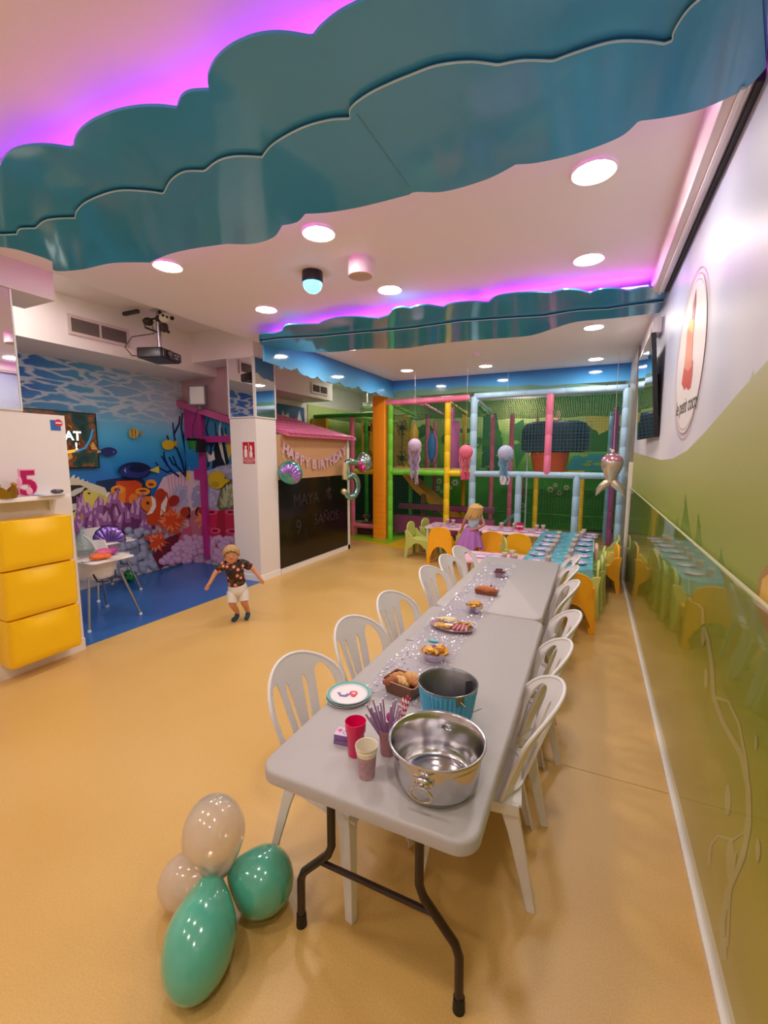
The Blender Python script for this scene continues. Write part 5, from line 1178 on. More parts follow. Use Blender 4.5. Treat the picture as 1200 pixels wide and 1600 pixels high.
for (x, y, a, lb) in ((-.93, 2.12, -9, 'white plastic chair left of the grey tables, second from the camera'), (-.93, 2.66, -9, 'white plastic chair left of the grey tables, third from the camera'),
                      (-.93, 3.46, -9, 'white plastic chair left of the far grey table, first of its three'), (-.92, 3.96, -8, 'white plastic chair left of the far grey table, middle one of three'), (-.92, 4.40, -9, 'white plastic chair left of the far grey table, at its far end'),
                      (-.409, 1.835, 188, 'white plastic chair right of the grey tables, nearest the camera'), (-.40, 2.30, 187, 'white plastic chair right of the grey tables, second from the camera'), (-.37, 2.79, 188, 'white plastic chair right of the grey tables, third from the camera'),
                      (-.40, 3.55, 185, 'white plastic chair right of the far grey table, first of its three'), (-.42, 4.05, 185, 'white plastic chair right of the far grey table, middle one of three'), (-.42, 4.50, 184, 'white plastic chair right of the far grey table, at its far end')):
    dup(ch0, (x, y, 0), R(a), lb)

# ---- glitter runner
t = thing('table_runner', 'sheer lilac runner covered with silver sequins down the middle of the tables', 'table runner', (-.76, 3.0, TZ))
sh = M('sheer_lilac', '#c6bcd0', .25, alpha=.4, spec=.8)
def rnx(y): return -.765+.0*y-.0*(y-3)
g = G(); g.m(sh); nn_ = 50
L_ = []
for i in range(nn_+1):
    y = 1.66+2.72*i/nn_; L_.append([(-.145+.008*math.sin(i*.9), y-3, .0015+.001*math.sin(i*1.7)), (.0, y-3, .002+.0015*math.sin(i*2.3)), (.145+.008*math.cos(i*.7), y-3, .0015+.001*math.cos(i*1.3))])
vs = [[g.v(p) for p in r] for r in L_]
for i in range(nn_):
    for j in range(2): g.f([vs[i][j], vs[i][j+1], vs[i+1][j+1], vs[i+1][j]])
g.build('fabric', t, recalc=False)
rn = random.Random(11); g = G(); sq = M('sequin', '#ffffff', .25, .35); g.m(sq)
for i in range(1500):
    x = rn.uniform(-.15, .15); y = rn.uniform(-1.34, 1.38); r = rn.choice((.003, .004, .006)); tx, ty = rn.gauss(0, .3), rn.gauss(0, .3)
    if abs(x) < .06 and rn.random() < .6: continue
    g.poly([(x+r*math.cos(a), y+r*math.sin(a), .0045+tx*r*math.cos(a)+ty*r*math.sin(a)) for a in [2*PI*k/6 for k in range(6)]])
o = g.build('sequins', t, recalc=False); o['kind'] = 'stuff'

def at(px, py, dz=0): p = onz(px, py, TZ); p.z += dz; return p
# ---- big aluminium pot
alu = M('brushed_aluminium', '#cac8ca', .17, 1, bump=.02, bscale=30)
pot = Vector((-.413, 1.285, TZ))
t = thing('metal_pot', 'big empty polished aluminium pot with ring handles at the near end of the table', 'pot', pot, R(-88))
g = G(); g.m(alu)
prof = [(.001, .0), (.115, .0), (.122, .004), (.126, .012), (.128, .02), (.131, .024), (.141, .04), (.149, .15), (.150, .156), (.153, .158), (.153, .165), (.157, .195), (.160, .199), (.163, .197), (.163, .192)]
inn = [(.1625, .2), (.158, .2), (.154, .196), (.150, .165), (.147, .158), (.137, .05), (.13, .022), (.12, .012), (.095, .010), (.09, .013), (.075, .0105), (.07, .0135), (.05, .0105), (.001, .011)]
g.lathe([(r_*.97, z_*.78) for r_, z_ in prof+inn], 64); g.build('body', t, ang=50)
for a in (0, PI):
    g = G(); g.T = Matrix.Rotation(a, 4, 'Z') @ Matrix.Diagonal((.97, 1, .8, 1)); g.m(M('chrome', '#cfcfd2', .1, 1))
    g.ball((.152, 0, .13), .024, .45, 1, .8); g.cyl((.155, 0, .13), (.172, 0, .125), .008); g.box(.143, -.032, .118, .151, .032, .142, .003); hd_ = g.build('handle', t)
    g = G(); g.T = Matrix.Rotation(a, 4, 'Z') @ Matrix.Diagonal((.97, 1, .8, 1)); g.m(M('chrome'))
    g.tube([(.17+.006*math.sin(b2), .034*math.cos(b2), .095+.034*math.sin(b2)) for b2 in [2*PI*i/24 for i in range(24)]], .0042, 8, loop=True); g.build('ring', hd_)
g = G(); g.m(M('rivet_dark', '#7c7a7c', .3, 1))
for a in (-.14, .14, PI-.14, PI+.14): g.ball((.139*math.cos(a), .139*math.sin(a), .105), .0055)
g.build('rivets', t)
# ---- blue bucket
bk = Vector((-.486, 1.641, TZ))
t = thing('metal_bucket', 'blue ribbed metal bucket with grey inside, behind the aluminium pot', 'bucket', bk, R(-50))
g = G(); g.m(M('zinc', '#77777b', .35, .85, bump=.05, bscale=40)); g.lathe([(.001, .004), (.082, .004), (.1085, .154), (.118, .162)], 48); g.box(-.001, .078, .01, .001, .1065, .15); g.build('inside', t, ang=50)
g = G(); g.m(M('blue_enamel', '#5ab8e0', .3, .1)); n = 40*6; rings = []
for z, r in ((0, .09), (.006, .092), (.03, .096), (.135, .1145), (.145, .117), (.156, .119)):
    rb = .0045 if .01 < z < .14 else 0
    rings.append([((r+rb*math.cos(40*a))*math.cos(a), (r+rb*math.cos(40*a))*math.sin(a), z) for a in [2*PI*i/n*1.0 for i in range(n)]])
g.loft(rings, caps=False); g.build('outside', t, ang=60)
g = G(); g.m(M('zinc_rim', '#8c8c8e', .3, .9)); g.tube([(.1195*math.cos(a), .1195*math.sin(a), .159) for a in [2*PI*i/48 for i in range(48)]], .003, 8, loop=True); g.build('rim', t)
g = G(); g.m(M('zinc_rim', '#8c8c8e')); g.box(.112, -.016, .125, .123, .016, .16, .003); g.box(-.123, -.016, .125, -.112, .016, .16, .003); g.tube([(.124, 0, .14), (.14, .01, .13), (.135, .05, .1), (.1, .1, .085)], .0018, 6); g.build('handle_lug', t)

# ---- pink cup, paper cups, straws
t = thing('plastic_cup', 'tall empty hot pink plastic tumbler at the near left of the table', 'cup', at(556, 1178))
g = G(); g.m(M('hot_pink_plastic', '#e0105c', .25)); g.lathe([(.001, .001), (.026, .001), (.028, .004), (.032, .085), (.0365, .092), (.038, .128), (.0365, .128), (.0345, .095), (.030, .085), (.026, .006), (.001, .006)], 36); g.build('cup', t)
def paper_cup(label, p, group=None, s=1, parts=True, rz=0):
    t = thing('paper_cup', label, 'cup', p, rz, group)
    g = G(); g.m(M('cup_pink_print', '#c9989c', .45, var=.12, vscale=40)); g.lathe([(.001, .002), (.024, .002), (.0265, 0), (.033, .082)], 28); g.m(K('#b79aa4', .45)); g.lathe([(.0268, .0), (.0292, .026)], 28); g.build('wall', t)
    g = G(); g.m(K('#e6dcc8', .5)); g.lathe([(.033, .08), (.0345, .096), (.037, .098), (.0375, .1), (.036, .101), (.034, .099), (.0255, .005), (.001, .005)], 28); g.build('lining', t)
    return t
t = thing('paper_cup', 'stack of paper cups with cream rim, in front of the pink tumbler', 'cup', at(573, 1212))
g = G(); g.m(M('cup_lilac_print', '#b58f98', .45, var=.15, vscale=60)); g.lathe([(.001, .002), (.024, .002), (.0265, 0), (.0335, .082)], 32); g.build('wall', t)
g = G(); g.m(K('#e8dfca', .5)); g.lathe([(.0335, .082), (.0345, .094), (.0365, .095), (.0365, .099), (.0355, .1), (.0362, .108), (.0385, .11), (.038, .1135), (.036, .112), (.026, .02), (.001, .02)], 32); g.build('rim', t)
sc = at(606, 1176)
t = thing('paper_cup', 'paper cup holding the bunch of straws beside the metal pot', 'cup', sc)
g = G(); g.m(M('cup_rose_print', '#b07c84', .45, var=.1, vscale=50)); g.lathe([(.001, .002), (.024, .002), (.0265, 0), (.033, .095), (.0345, .097), (.0325, .097), (.025, .006), (.001, .006)], 28); g.build('wall', t)
rn = random.Random(3); lil = M('lilac_straw', '#a886b4', .3)
sp = [(-62, .9), (-50, 1), (-40, .95), (-30, 1.05), (-22, .92), (-12, 1.0), (-4, 1.06), (6, .98), (-55, .8), (-35, .85), (14, 1), (-18, .82), (0, .88), (22, .95), (-46, .9), (30, .9)]
for i, (an, ln) in enumerate(sp):
    # lean measured across the view; every straw its own depth lean
    lean = R(.42*abs(an)+4); az = math.atan2(.35*rn.uniform(-1, 1), -1 if an < 0 else 1)+R(25)
    d = Vector((math.sin(lean)*math.cos(az), math.sin(lean)*math.sin(az), math.cos(lean))); b_ = sc+Vector((-d.x*.012, -d.y*.012, .008))
    g = G(); g.m(lil); q = d*.195*ln
    g.tube([(0, 0, 0), q*.78, q*.8, q], [.003, .003, .0034, .003], 8, caps=False); g.m(K('#e4d4ea', .4)); g.tube([q*.985, q], .0033, 8)
    o = g.build('straw', None, loc=b_); tag(o, 'lilac plastic straw standing in the paper cup beside the metal pot', 'straw', 'lilac straws in the cup')
sm = M('striped_paper', '#f2dfe2', .5); nt = sm.node_tree; b = nt.nodes['Principled BSDF']; tc = nt.nodes.new('ShaderNodeTexCoord'); wv = nt.nodes.new('ShaderNodeTexWave'); wv.wave_type = 'BANDS'; wv.bands_direction = 'DIAGONAL'; wv.inputs['Scale'].default_value = 22; nt.links.new(tc.outputs['Object'], wv.inputs[0])
rp = ramp_node(nt, [(.45, '#f4e6e8'), (.55, '#c81e4e')]); nt.links.new(wv.outputs[1], rp.inputs[0]); nt.links.new(rp.outputs[0], b.inputs['Base Color'])
for k, (dx, dy) in enumerate(((0, 0), (.007, .002), (.004, .008), (-.004, .007), (.011, .008), (.002, .014))):
    g = G(); g.m(sm); d = Vector((.045+dx*.6, .03+dy, .19)); g.tube([(0, 0, 0), d], .0035, 8, caps=False); o = g.build('straw', None, loc=sc+Vector((.004+dx, dy, .012))); tag(o, 'red and white striped paper straw in the bundle beside the metal pot', 'straw', 'striped straws in the cup')
g = G(); g.m(K('#d24a9c', .4)); g.ball((0, 0, 0), .017, 1, .3, 1.2); o = g.build('cake_topper', None, loc=sc+Vector((-.004, .03, .118))); tag(o, 'magenta oval tag among the straws', 'tag')
# ---- napkin box
t = thing('card_box', 'small purple patterned card box left of the pink tumbler', 'box', at(536, 1158), R(8))
g = G(); g.m(K('#7d5a94', .4)); g.box(-.028, -.026, 0, .03, .026, .016, .002); g.box(-.027, -.025, .018, .029, .025, .038, .002); g.build('boxes', t)
g = G(); g.m(K('#d8b8d4', .4)); g.box(-.026, -.024, .038, .028, .024, .039); g.m(K('#c8508c', .4)); g.cyl((-.012, .004, .039), (-.012, .004, .0395), .009); g.m(K('#5aa8b8', .4)); g.cyl((.012, -.004, .039), (.012, -.004, .0395), .011); g.m(K('#f0e4ee', .4)); g.cyl((.014, -.004, .0395), (.014, -.004, .04), .006); g.build('lid_print', t)
# ---- plates
pp0 = at(545, 1090)
def plate(label, p, rz, top=False):
    t = thing('paper_plate', label, 'plate', p, rz, 'stacked party plates')
    g = G(); g.m(K('#e8dfe4', .4)); g.lathe([(.001, 0), (.078, 0), (.080, .003), (.094, .009), (.096, .009), (.095, .007), (.080, .001), (.078, -.0015), (.001, -.0015)], 48); g.build('dish', t)
    g = G(); g.m(K('#5fb4ac', .4)); n = 48
    g.loft([[(r*math.cos(2*PI*k/n), r*math.sin(2*PI*k/n), z) for k in range(n)] for r, z in ((.084, .0052), (.0945, .0098))], caps=False); g.build('rim_band', t)
    return t
p1 = plate('party plate with teal rim, lowest of the stack by the first left chair', pp0+Vector((-.004, -.006, .002)), 0)
dup(p1, pp0+Vector((.002, -.002, .009)), .4, 'party plate with teal rim, middle of the stack by the first left chair')
t = dup(p1, pp0+Vector((0, .0, .016)), .2, 'party plate with mermaid picture and teal rim on top of the stack')
g = G(); g.m(K('#6c5f9c', .4)); g.tube([(.0, .0, .0012), (-.01, -.018, .0012), (-.03, -.02, .0012), (-.042, -.008, .0012), (-.046, .002, .0012)], [.009, .009, .007, .004, .009], 8, flat=.1, up=(1, 0, 0))
g.m(K('#d8284e', .4)); g.T = Matrix.Translation((.018, .012, .0015)); g.ball((0, 0, 0), .019, 1, 1, .06); g.ball((.006, -.018, 0), .011, 1, 1.1, .06); g.m(K('#f0c4b0', .4)); g.ball((.002, -.002, .001), .009, 1, 1, .06); g.build('picture', t)
# ---- dishes with food
def hexdish(t, r, h, col, alpha=.6):
    g = G(); g.m(M('clear_dish_'+col.strip('#'), col, .12, trans=.55)); n = 8
    def rg(rr, z): return [(rr*math.cos(2*PI*k/n+PI/8), rr*.95*math.sin(2*PI*k/n+PI/8), z) for k in range(n)]
    g.loft([rg(r*.72, .001), rg(r*.78, .001), rg(r, h), rg(r*1.03, h), rg(r*1.03, h-.002)]+[], caps=True) if False else g.loft([rg(r*.02, .001), rg(r*.72, .001), rg(r, h), rg(r*1.04, h+.001), rg(r*.96, h-.001), rg(r*.7, .005), rg(r*.02, .005)], caps=False)
    return g.build('dish', t, ang=20)
def crisps(t, r, z, n, cols, seed, s=.028):
    rn = random.Random(seed)
    for i in range(n):
        a = rn.uniform(0, 2*PI); rr = r*math.sqrt(rn.random())*.9; zz = z+(.02*(1-(rr/r)**2))*rn.uniform(.3, 1.4)
        g = G(); g.m(K(cols[i % len(cols)], .5)); T = Matrix.Translation((rr*math.cos(a), rr*math.sin(a), zz)) @ Matrix.Rotation(rn.uniform(0, 6), 4, 'Z') @ Matrix.Rotation(rn.uniform(-.7, .7), 4, 'X') @ Matrix.Rotation(rn.uniform(-.5, .5), 4, 'Y')
        g.T = T; ss = s*rn.uniform(.8, 1.15); N = 10
        mid = g.v((0, 0, -.004)); ring = [g.v((ss*math.cos(2*PI*k/N), ss*.8*math.sin(2*PI*k/N), .006*math.cos(4*PI*k/N))) for k in range(N)]
        mid2 = g.v((0, 0, -.0055)); ring2 = [g.v((ss*math.cos(2*PI*k/N), ss*.8*math.sin(2*PI*k/N), .0045+.006*math.cos(4*PI*k/N))) for k in range(N)]
        for k in range(N): k2 = (k+1) % N; g.f([mid, ring[k], ring[k2]]); g.f([mid2, ring2[k2], ring2[k]]); g.f([ring[k], ring2[k], ring2[k2], ring[k2]])
        yield g
CR = ['#e0a040', '#e8b04c', '#d8922e', '#eabc62']
def dish_with(name, label, px, py, r, h, col, n, cols, seed, s, crlabel):
    p = at(px, py, .003); t = thing(name, label, 'dish', p); hexdish(t, r, h, col)
    for g in crisps(t, r*.85, h*.75, n, cols, seed, s):
        M_ = g.T.copy(); o = g.build('crisp', None); o.location = p; tag(o, crlabel, 'crisp', crlabel[:crlabel.find(' in the ')].replace('crisp', 'crisps')+' near dish %s' % {1: 'one', 2: 'two'}.get(seed, 'three'))
dish_with('crisp_dish', 'clear lilac dish full of golden crisps, just behind the blue bucket', 679, 1030, .072, .045, '#b48cc8', 24, CR, 1, .026, 'golden potato crisp in the dish just behind the blue bucket')
dish_with('crisp_dish', 'clear lilac dish of pale corn snacks, across the join of the tables', 741, 956, .06, .05, '#a88cc0', 22, ['#e8b85c', '#eec878', '#e0a848'], 2, .022, 'pale golden crisp in the dish across the table join')
# platter with sandwiches and ham
pl = at(706, 982, .003); t = thing('food_platter', 'clear oval platter with bread triangles, crackers and rolled ham', 'platter', pl, R(-8))
g = G(); g.m(M('clear_dish_rose', '#c49aa8', .12, trans=.5)); g.lathe([(.02, .001), (.1, .001), (.125, .018), (.13, .018), (.1, .004), (.02, .004)], 40, sx=1.1, sy=.72); g.build('dish', t)
rn = random.Random(21)
def piece(nm, lb, gr, loc, rot, build):
    g = G(); g.T = Matrix.Translation((0, 0, 0)); build(g); o = g.build(nm, None, loc=pl+Vector(loc), rot=rot); tag(o, lb, 'food', gr)
for i in range(9):
    def tri(g): g.m(K('#ead8b0' if i % 2 else '#f0e4c4', .6)); g.prism([(-.03, -.022), (.03, -.022), (0, .034)], 0, .009, lambda u, v, d: (u, v, d))
    piece('bread_triangle', 'pale bread triangle on the left back of the oval platter', 'bread triangles on the platter', (-.075+.018*(i % 5), .02+.014*(i//5)+.004*(i % 3), .03+.008*(i//5)), (R(-50+6*i), R(-10), R(-15+8*i)), tri)
for i in range(10):
    def crk(g): g.m(K('#d8a850', .6)); g.box(-.022, -.018, 0, .022, .018, .004, .002)
    piece('cracker', 'golden square cracker on the left front of the oval platter', 'crackers on the platter', (-.08+.014*i*.7, -.03+.006*math.sin(i), .016+.003*(i % 3)), (R(14), R(8*(i % 3-1)), R(20*i)), crk)
for i in range(8):
    def chz(g): g.m(K('#e2a85c', .5)); g.box(-.02, -.016, 0, .02, .016, .007, .002)
    piece('cheese_slice', 'orange cheese slice on the right back of the oval platter', 'cheese slices on the platter', (.03+.011*i, .028+.004*(i % 2), .022+.004*(i % 3)), (R(-20), R(10*(i % 3-1)), R(12*i)), chz)
for i in range(9):
    def ham(g): g.m(K('#a03c4c' if i % 2 else '#d49a9c', .45)); g.tube([(0, -.026, 0), (0, .026, .004)], .0058, 10)
    piece('ham_roll', 'rolled slice of ham on the right front of the oval platter', 'ham rolls on the platter', (.005+.0115*i, -.028+.004*(i % 2), .02+.003*(i % 2)), (R(10), 0, R(-28+5*i)), ham)
# loaf in tray
p = at(760, 929, .003); t = thing('loaf_tray', 'orange brown seeded loaf in a brown foil tray, in front of the sausage dish', 'bread', p, R(-4))
g = G(); g.m(K('#8a4a2c', .4)); g.loft([[(x*s_, y*s2, z) for x, y in ((-.09, -.03), (.09, -.03), (.09, .035), (-.09, .035))] for s_, s2, z in ((.86, .8, 0), (1, 1, .038), (.97, .94, .038))]); g.build('tray', t, bevel=.004)
g = G(); g.m(M('loaf_crust', '#c87038', .5, bump=.9, bscale=160, var=.35, vscale=140)); g.ball((0, 0, .038), .09, .95, .36, .30, n=28); g.build('loaf', t)
g = G(); g.m(K('#b88a94', .4)); g.box(-.04, .04, .03, .05, .055, .05, .003); g.m(K('#5a3c7c', .4)); g.ball((.02, .06, .055), .008); g.ball((.045, .058, .05), .006); g.build('wrapper', t)
# dark sausages in a small dish
p = at(781, 901, .003); t = thing('snack_dish', 'small clear dish of dark brown sausages, farthest dish on the runner', 'dish', p)
g = G(); g.m(M('clear_dish_grey', '#b8a0b8', .12, trans=.5)); g.loft([[(x*s_, y*s_, z) for x, y in ((-.05, -.032), (-.035, -.045), (.035, -.045), (.05, -.032), (.05, .032), (.035, .045), (-.035, .045), (-.05, .032))] for s_, z in ((.02, .001), (.78, .001), (1, .04), (1.06, .041), (.96, .039), (.75, .004), (.02, .004))], caps=False); g.build('dish', t, ang=20)
rn = random.Random(9)
for i in range(12):
    g = G(); g.m(K('#5a241c' if i % 3 else '#7c3424', .4)); a = rn.uniform(-.7, .7); g.tube([(-.024, 0, 0), (-.02, .003, .001), (0, .006, .002), (.02, .003, .001), (.024, 0, 0)], [.003, .009, .01, .009, .003], 10)
    o = g.build('sausage', None, loc=p+Vector((rn.uniform(-.022, .022), rn.uniform(-.026, .026), .03+.012*(i//5))), rot=(0, rn.uniform(-.2, .2), a)); tag(o, 'small dark brown sausage in the farthest dish on the runner', 'food', 'dark sausages in the dish')
# pastry tin left of the bucket
p = at(632, 1082, .002); t = thing('pastry_tin', 'brown rectangular tin of pastries between the plates and the blue bucket', 'baking tin', p, R(-12))
g = G(); g.m(K('#6a4634', .4)); g.loft([[(x*s_, y*s_, z) for x, y in ((-.085, -.05), (-.075, -.06), (.075, -.06), (.085, -.05), (.085, .05), (.075, .06), (-.075, .06), (-.085, .05))] for s_, z in ((.02, .001), (.84, .001), (1, .062), (1.0, .064), (.95, .06), (.8, .006), (.02, .006))], caps=False); g.build('tin', t, ang=30)
g = G(); g.m(K('#c0967a', .4)); g.tube([(x*1.0, y*1.0, .064) for x, y in ((-.085, -.05), (-.075, -.06), (.075, -.06), (.085, -.05), (.085, .05), (.075, .06), (-.075, .06), (-.085, .05))], .0028, 6, loop=True); g.build('rim', t)
for i, (dx, dy, rz, c_) in enumerate(((-.035, .02, .1, '#c98a4c'), (.025, .03, -.35, '#d8a868'), (-.01, -.012, -.5, '#e0b478'), (.045, -.012, -.55, '#b8743c'), (-.045, -.03, .3, '#a05a30'))):
    g = G(); g.m(M('pastry_'+c_.strip('#'), c_, .5, bump=.7, bscale=50, var=.25, vscale=30))
    g.tube([(x, .006*math.sin(x*60), .003*math.cos(x*80)) for x in [-.045+.009*k for k in range(11)]], [.006+.015*math.sin(PI*k/10)**.6+.002*math.cos(k*2.4) for k in range(11)], 12)
    o = g.build('pastry', None, loc=p+Vector((dx, dy, .056+.008*(i % 2))), rot=(0, 0, rz)); tag(o, ['brown pastry roll at the back left of the tin by the blue bucket', 'light golden pastry roll at the back right of the tin by the blue bucket', 'pale pastry roll in the middle of the tin by the blue bucket', 'dark golden pastry roll at the front right of the tin by the blue bucket', 'darkest brown pastry roll at the front left of the tin by the blue bucket'][i], 'food', 'pastry rolls in the tin')
g = G(); g.m(K('#4c4448', .4)); g.cyl((-.022, 0, .002), (.022, .004, .002), .0016, n=8); o = g.build('pencil', None, loc=at(640, 1001)); tag(o, 'short thin dark stick lying on the bare table left of the runner', 'stick')
g = G(); g.m(K('#5fb4bc', .3)); g.prism([(.03*math.cos(2*PI*k/10), .016*math.sin(2*PI*k/10)) for k in range(10)], 0, .004, lambda u, v, d: (u, v, d)); o = g.build('foil_scrap', None, loc=at(677, 1003, .006)); tag(o, 'little turquoise foil scrap on the runner between platter and crisps', 'foil scrap')
# =====================================================================
# CHILDREN'S TABLES
# =====================================================================
KZ = .52
def kid_table(label, x0, x1, y0, y1, top):
    t = thing('kids_table', label, 'table', ((x0+x1)/2, (y0+y1)/2, 0), 0, 'low party tables')
    w_, l_ = (x1-x0)/2, (y1-y0)/2
    g = G(); g.m(top); g.box(-w_, -l_, KZ-.035, w_, l_, KZ, .02); g.build('table_top', t)
    for sx_ in (-1, 1):
        for sy in (-1, 1): g = G(); g.m(K('#e4dcd4', .4)); g.cyl((sx_*(w_-.05), sy*(l_-.05), 0), (sx_*(w_-.05), sy*(l_-.05), KZ-.03), .022, n=12); g.build('leg', t)
    return t
wt = K('#ecdfe0', .35)
kid_table('low white table at the left end of the back row, beside the green chairs', -2.74, -1.72, 7.55, 8.2, wt)
kid_table('low white table in the middle of the back row, behind the orange chairs', -1.68, -.66, 7.5, 8.15, wt)
kid_table('low table under the turquoise foil, nearer half', -.70, .03, 5.35, 6.55, wt)
kid_table('low table under the turquoise foil, farther half', -.70, .08, 6.58, 7.95, wt)
kid_table('low table with pink cloth half hidden behind the far grey table', -1.45, -.75, 5.32, 5.85, wt)
def cloth(name, label, x0, x1, y0, y1, mat, drop, seed, amp=.006, z=KZ, cat='tablecloth'):
    g = G(); g.m(mat); rn = random.Random(seed); nx, ny = int((x1-x0)/.05), int((y1-y0)/.05)
    cx, cy = (x0+x1)/2, (y0+y1)/2
    ov = .0
    def hgt(x, y): return z+.004+amp*(1+math.sin(x*23+seed+2*math.sin(y*5))*math.sin(y*31+seed))+.5*amp*math.sin(x*61+y*17)
    rows = []
    for j in range(-3, ny+4):
        row = []
        for i in range(-3, nx+4):
            x = x0+(x1-x0)*min(max(i, 0), nx)/nx; y = y0+(y1-y0)*min(max(j, 0), ny)/ny; zz = hgt(x, y)
            dx = -i if i < 0 else (i-nx if i > nx else 0); dy = -j if j < 0 else (j-ny if j > ny else 0); dd = max(dx, dy)
            if dd: zz = z-drop*dd/3
            s_ = .008+.012*math.sin((i+j)*1.3)*(dd/3) if dd else 0
            row.append((x-cx+(s_ if i > nx else -s_ if i < 0 else 0), y-cy+(s_ if j > ny else -s_ if j < 0 else 0), zz-z))
        rows.append(row)
    vs = [[g.v(p) for p in r] for r in rows]
    for a, b_ in zip(vs, vs[1:]):
        for i in range(len(a)-1): g.f([a[i], a[i+1], b_[i+1], b_[i]])
    o = g.build(name, None, loc=(cx, cy, z), recalc=False); return tag(o, label, cat)
foilm = M('turquoise_foil', '#74cce4', .16, .35, bump=1, bscale=22)
cloth('foil_tablecloth', 'crinkled shiny turquoise foil cloth over the long low table on the right', -.72, .06, 5.34, 7.97, foilm, .13, 2, .011)
pinkm = M('pink_paper_cloth', '#e6b4cc', .5, var=.12, vscale=9)
cloth('paper_tablecloth', 'pale pink paper cloth on the back row of low tables', -2.73, -.66, 7.56, 8.15, pinkm, .0, 5, .002)
cloth('paper_tablecloth', 'pink paper cloth on the half hidden low table', -1.46, -.74, 5.33, 5.86, pinkm, .02, 6, .002)
g = G(); g.m(K('#e0c2b4', .6)); g.box(-.01, -.2, -.2, .03, .2, 0, .01); o = g.build('cloth_corner', None, loc=(.1, 7.0, KZ)); tag(o, 'peach coloured cloth end hanging from the right side of the foil covered table', 'cloth')
# place settings
cup_a = None; pl_a = None
def setting_cup(p, label, grp):
    global cup_a
    if cup_a is None:
        cup_a = paper_cup(label, p, grp); return cup_a
    return dup(cup_a, p, 0, label, grp)
def small_plate(p, label, grp, col='#d8c4dc'):
    global pl_a
    if pl_a is None:
        t = thing('paper_plate', label, 'plate', p, 0, grp)
        g = G(); g.m(K('#e0cfe0', .4)); g.lathe([(.001, 0), (.075, 0), (.105, .012), (.107, .011), (.078, -.002), (.001, -.002)], 28); g.build('dish', t)
        g = G(); g.m(K('#9a7cba', .4)); g.lathe([(.082, .0035), (.1, .0108)], 28); g.build('rim_band', t); pl_a = t; return t
    return dup(pl_a, p, 0, label, grp)
ordn = ['first', 'second', 'third', 'fourth', 'fifth', 'sixth', 'seventh', 'eighth', 'ninth']
zc = KZ+.018
for k, (px, py) in enumerate(((777, 893), (765+50, 880))): pass
lc = [(-.42, 5.45), (-.46, 5.85), (-.44, 6.2), (-.42, 6.55), (-.41, 6.9), (-.42, 7.3)]
rc = [(-.22, 5.55), (-.20, 5.95), (-.19, 6.35), (-.18, 6.75), (-.16, 7.15), (-.10, 7.45), (-.08, 7.7)]
for i, (x, y) in enumerate(lc):
    setting_cup((x, y, zc), 'pink paper cup on the turquoise foil, left row, %s from the near end' % ordn[i], 'pink paper cups on the low tables')
    small_plate((x-.13, y+.1, zc), 'lilac party plate on the turquoise foil, left row, %s from the near end' % ordn[i], 'party plates on the low tables')
for i, (x, y) in enumerate(rc):
    setting_cup((x, y, zc), 'pink paper cup on the turquoise foil, right row, %s from the near end' % ordn[i], 'pink paper cups on the low tables')
    small_plate((x+.12, y+.12, zc), 'lilac party plate on the turquoise foil, right row, %s from the near end' % ordn[i], 'party plates on the low tables')
zc = KZ+.008
for i, x in enumerate((-2.42, -2.3, -1.98, -1.42, -1.2, -.82, -.72)):
    setting_cup((x, 7.95-.03*(i % 2), zc), 'pink paper cup on the back row of low tables, %s from the left' % ordn[i], 'pink paper cups on the low tables')
for i, x in enumerate((-2.55, -2.25, -1.92, -1.5, -1.28, -1.0, -.78)):
    small_plate((x, 7.72, zc), 'lilac party plate on the back row of low tables, %s from the left' % ordn[i], 'party plates on the low tables')
for i, (x, y) in enumerate(((-.93, 5.45), (-.86, 5.62), (-.8, 5.42))):
    setting_cup((x, y, zc), 'pink paper cup on the half hidden pink table, %s from the left' % ordn[i], 'pink paper cups on the low tables')
for i, (x, y) in enumerate(((-1.25, 5.55), (-1.08, 5.6))): small_plate((x, y, zc), 'lilac party plate on the half hidden pink table, %s from the left' % ordn[i], 'party plates on the low tables')
for i, x in enumerate((-1.13, -1.07)):
    t = thing('pink_tumbler', 'bright pink beaker on the middle of the back row, %s one' % ('left', 'right')[i], 'cup', (x, 7.9, zc)); g = G(); g.m(M('hot_pink_plastic', '#e0105c')); g.lathe([(.001, 0), (.028, 0), (.036, .12), (.034, .12), (.026, .004), (.001, .004)], 20); g.m(K('#f4e4e8', .4)); g.lathe([(.0325, .05), (.0345, .08)], 20); g.build('cup', t)

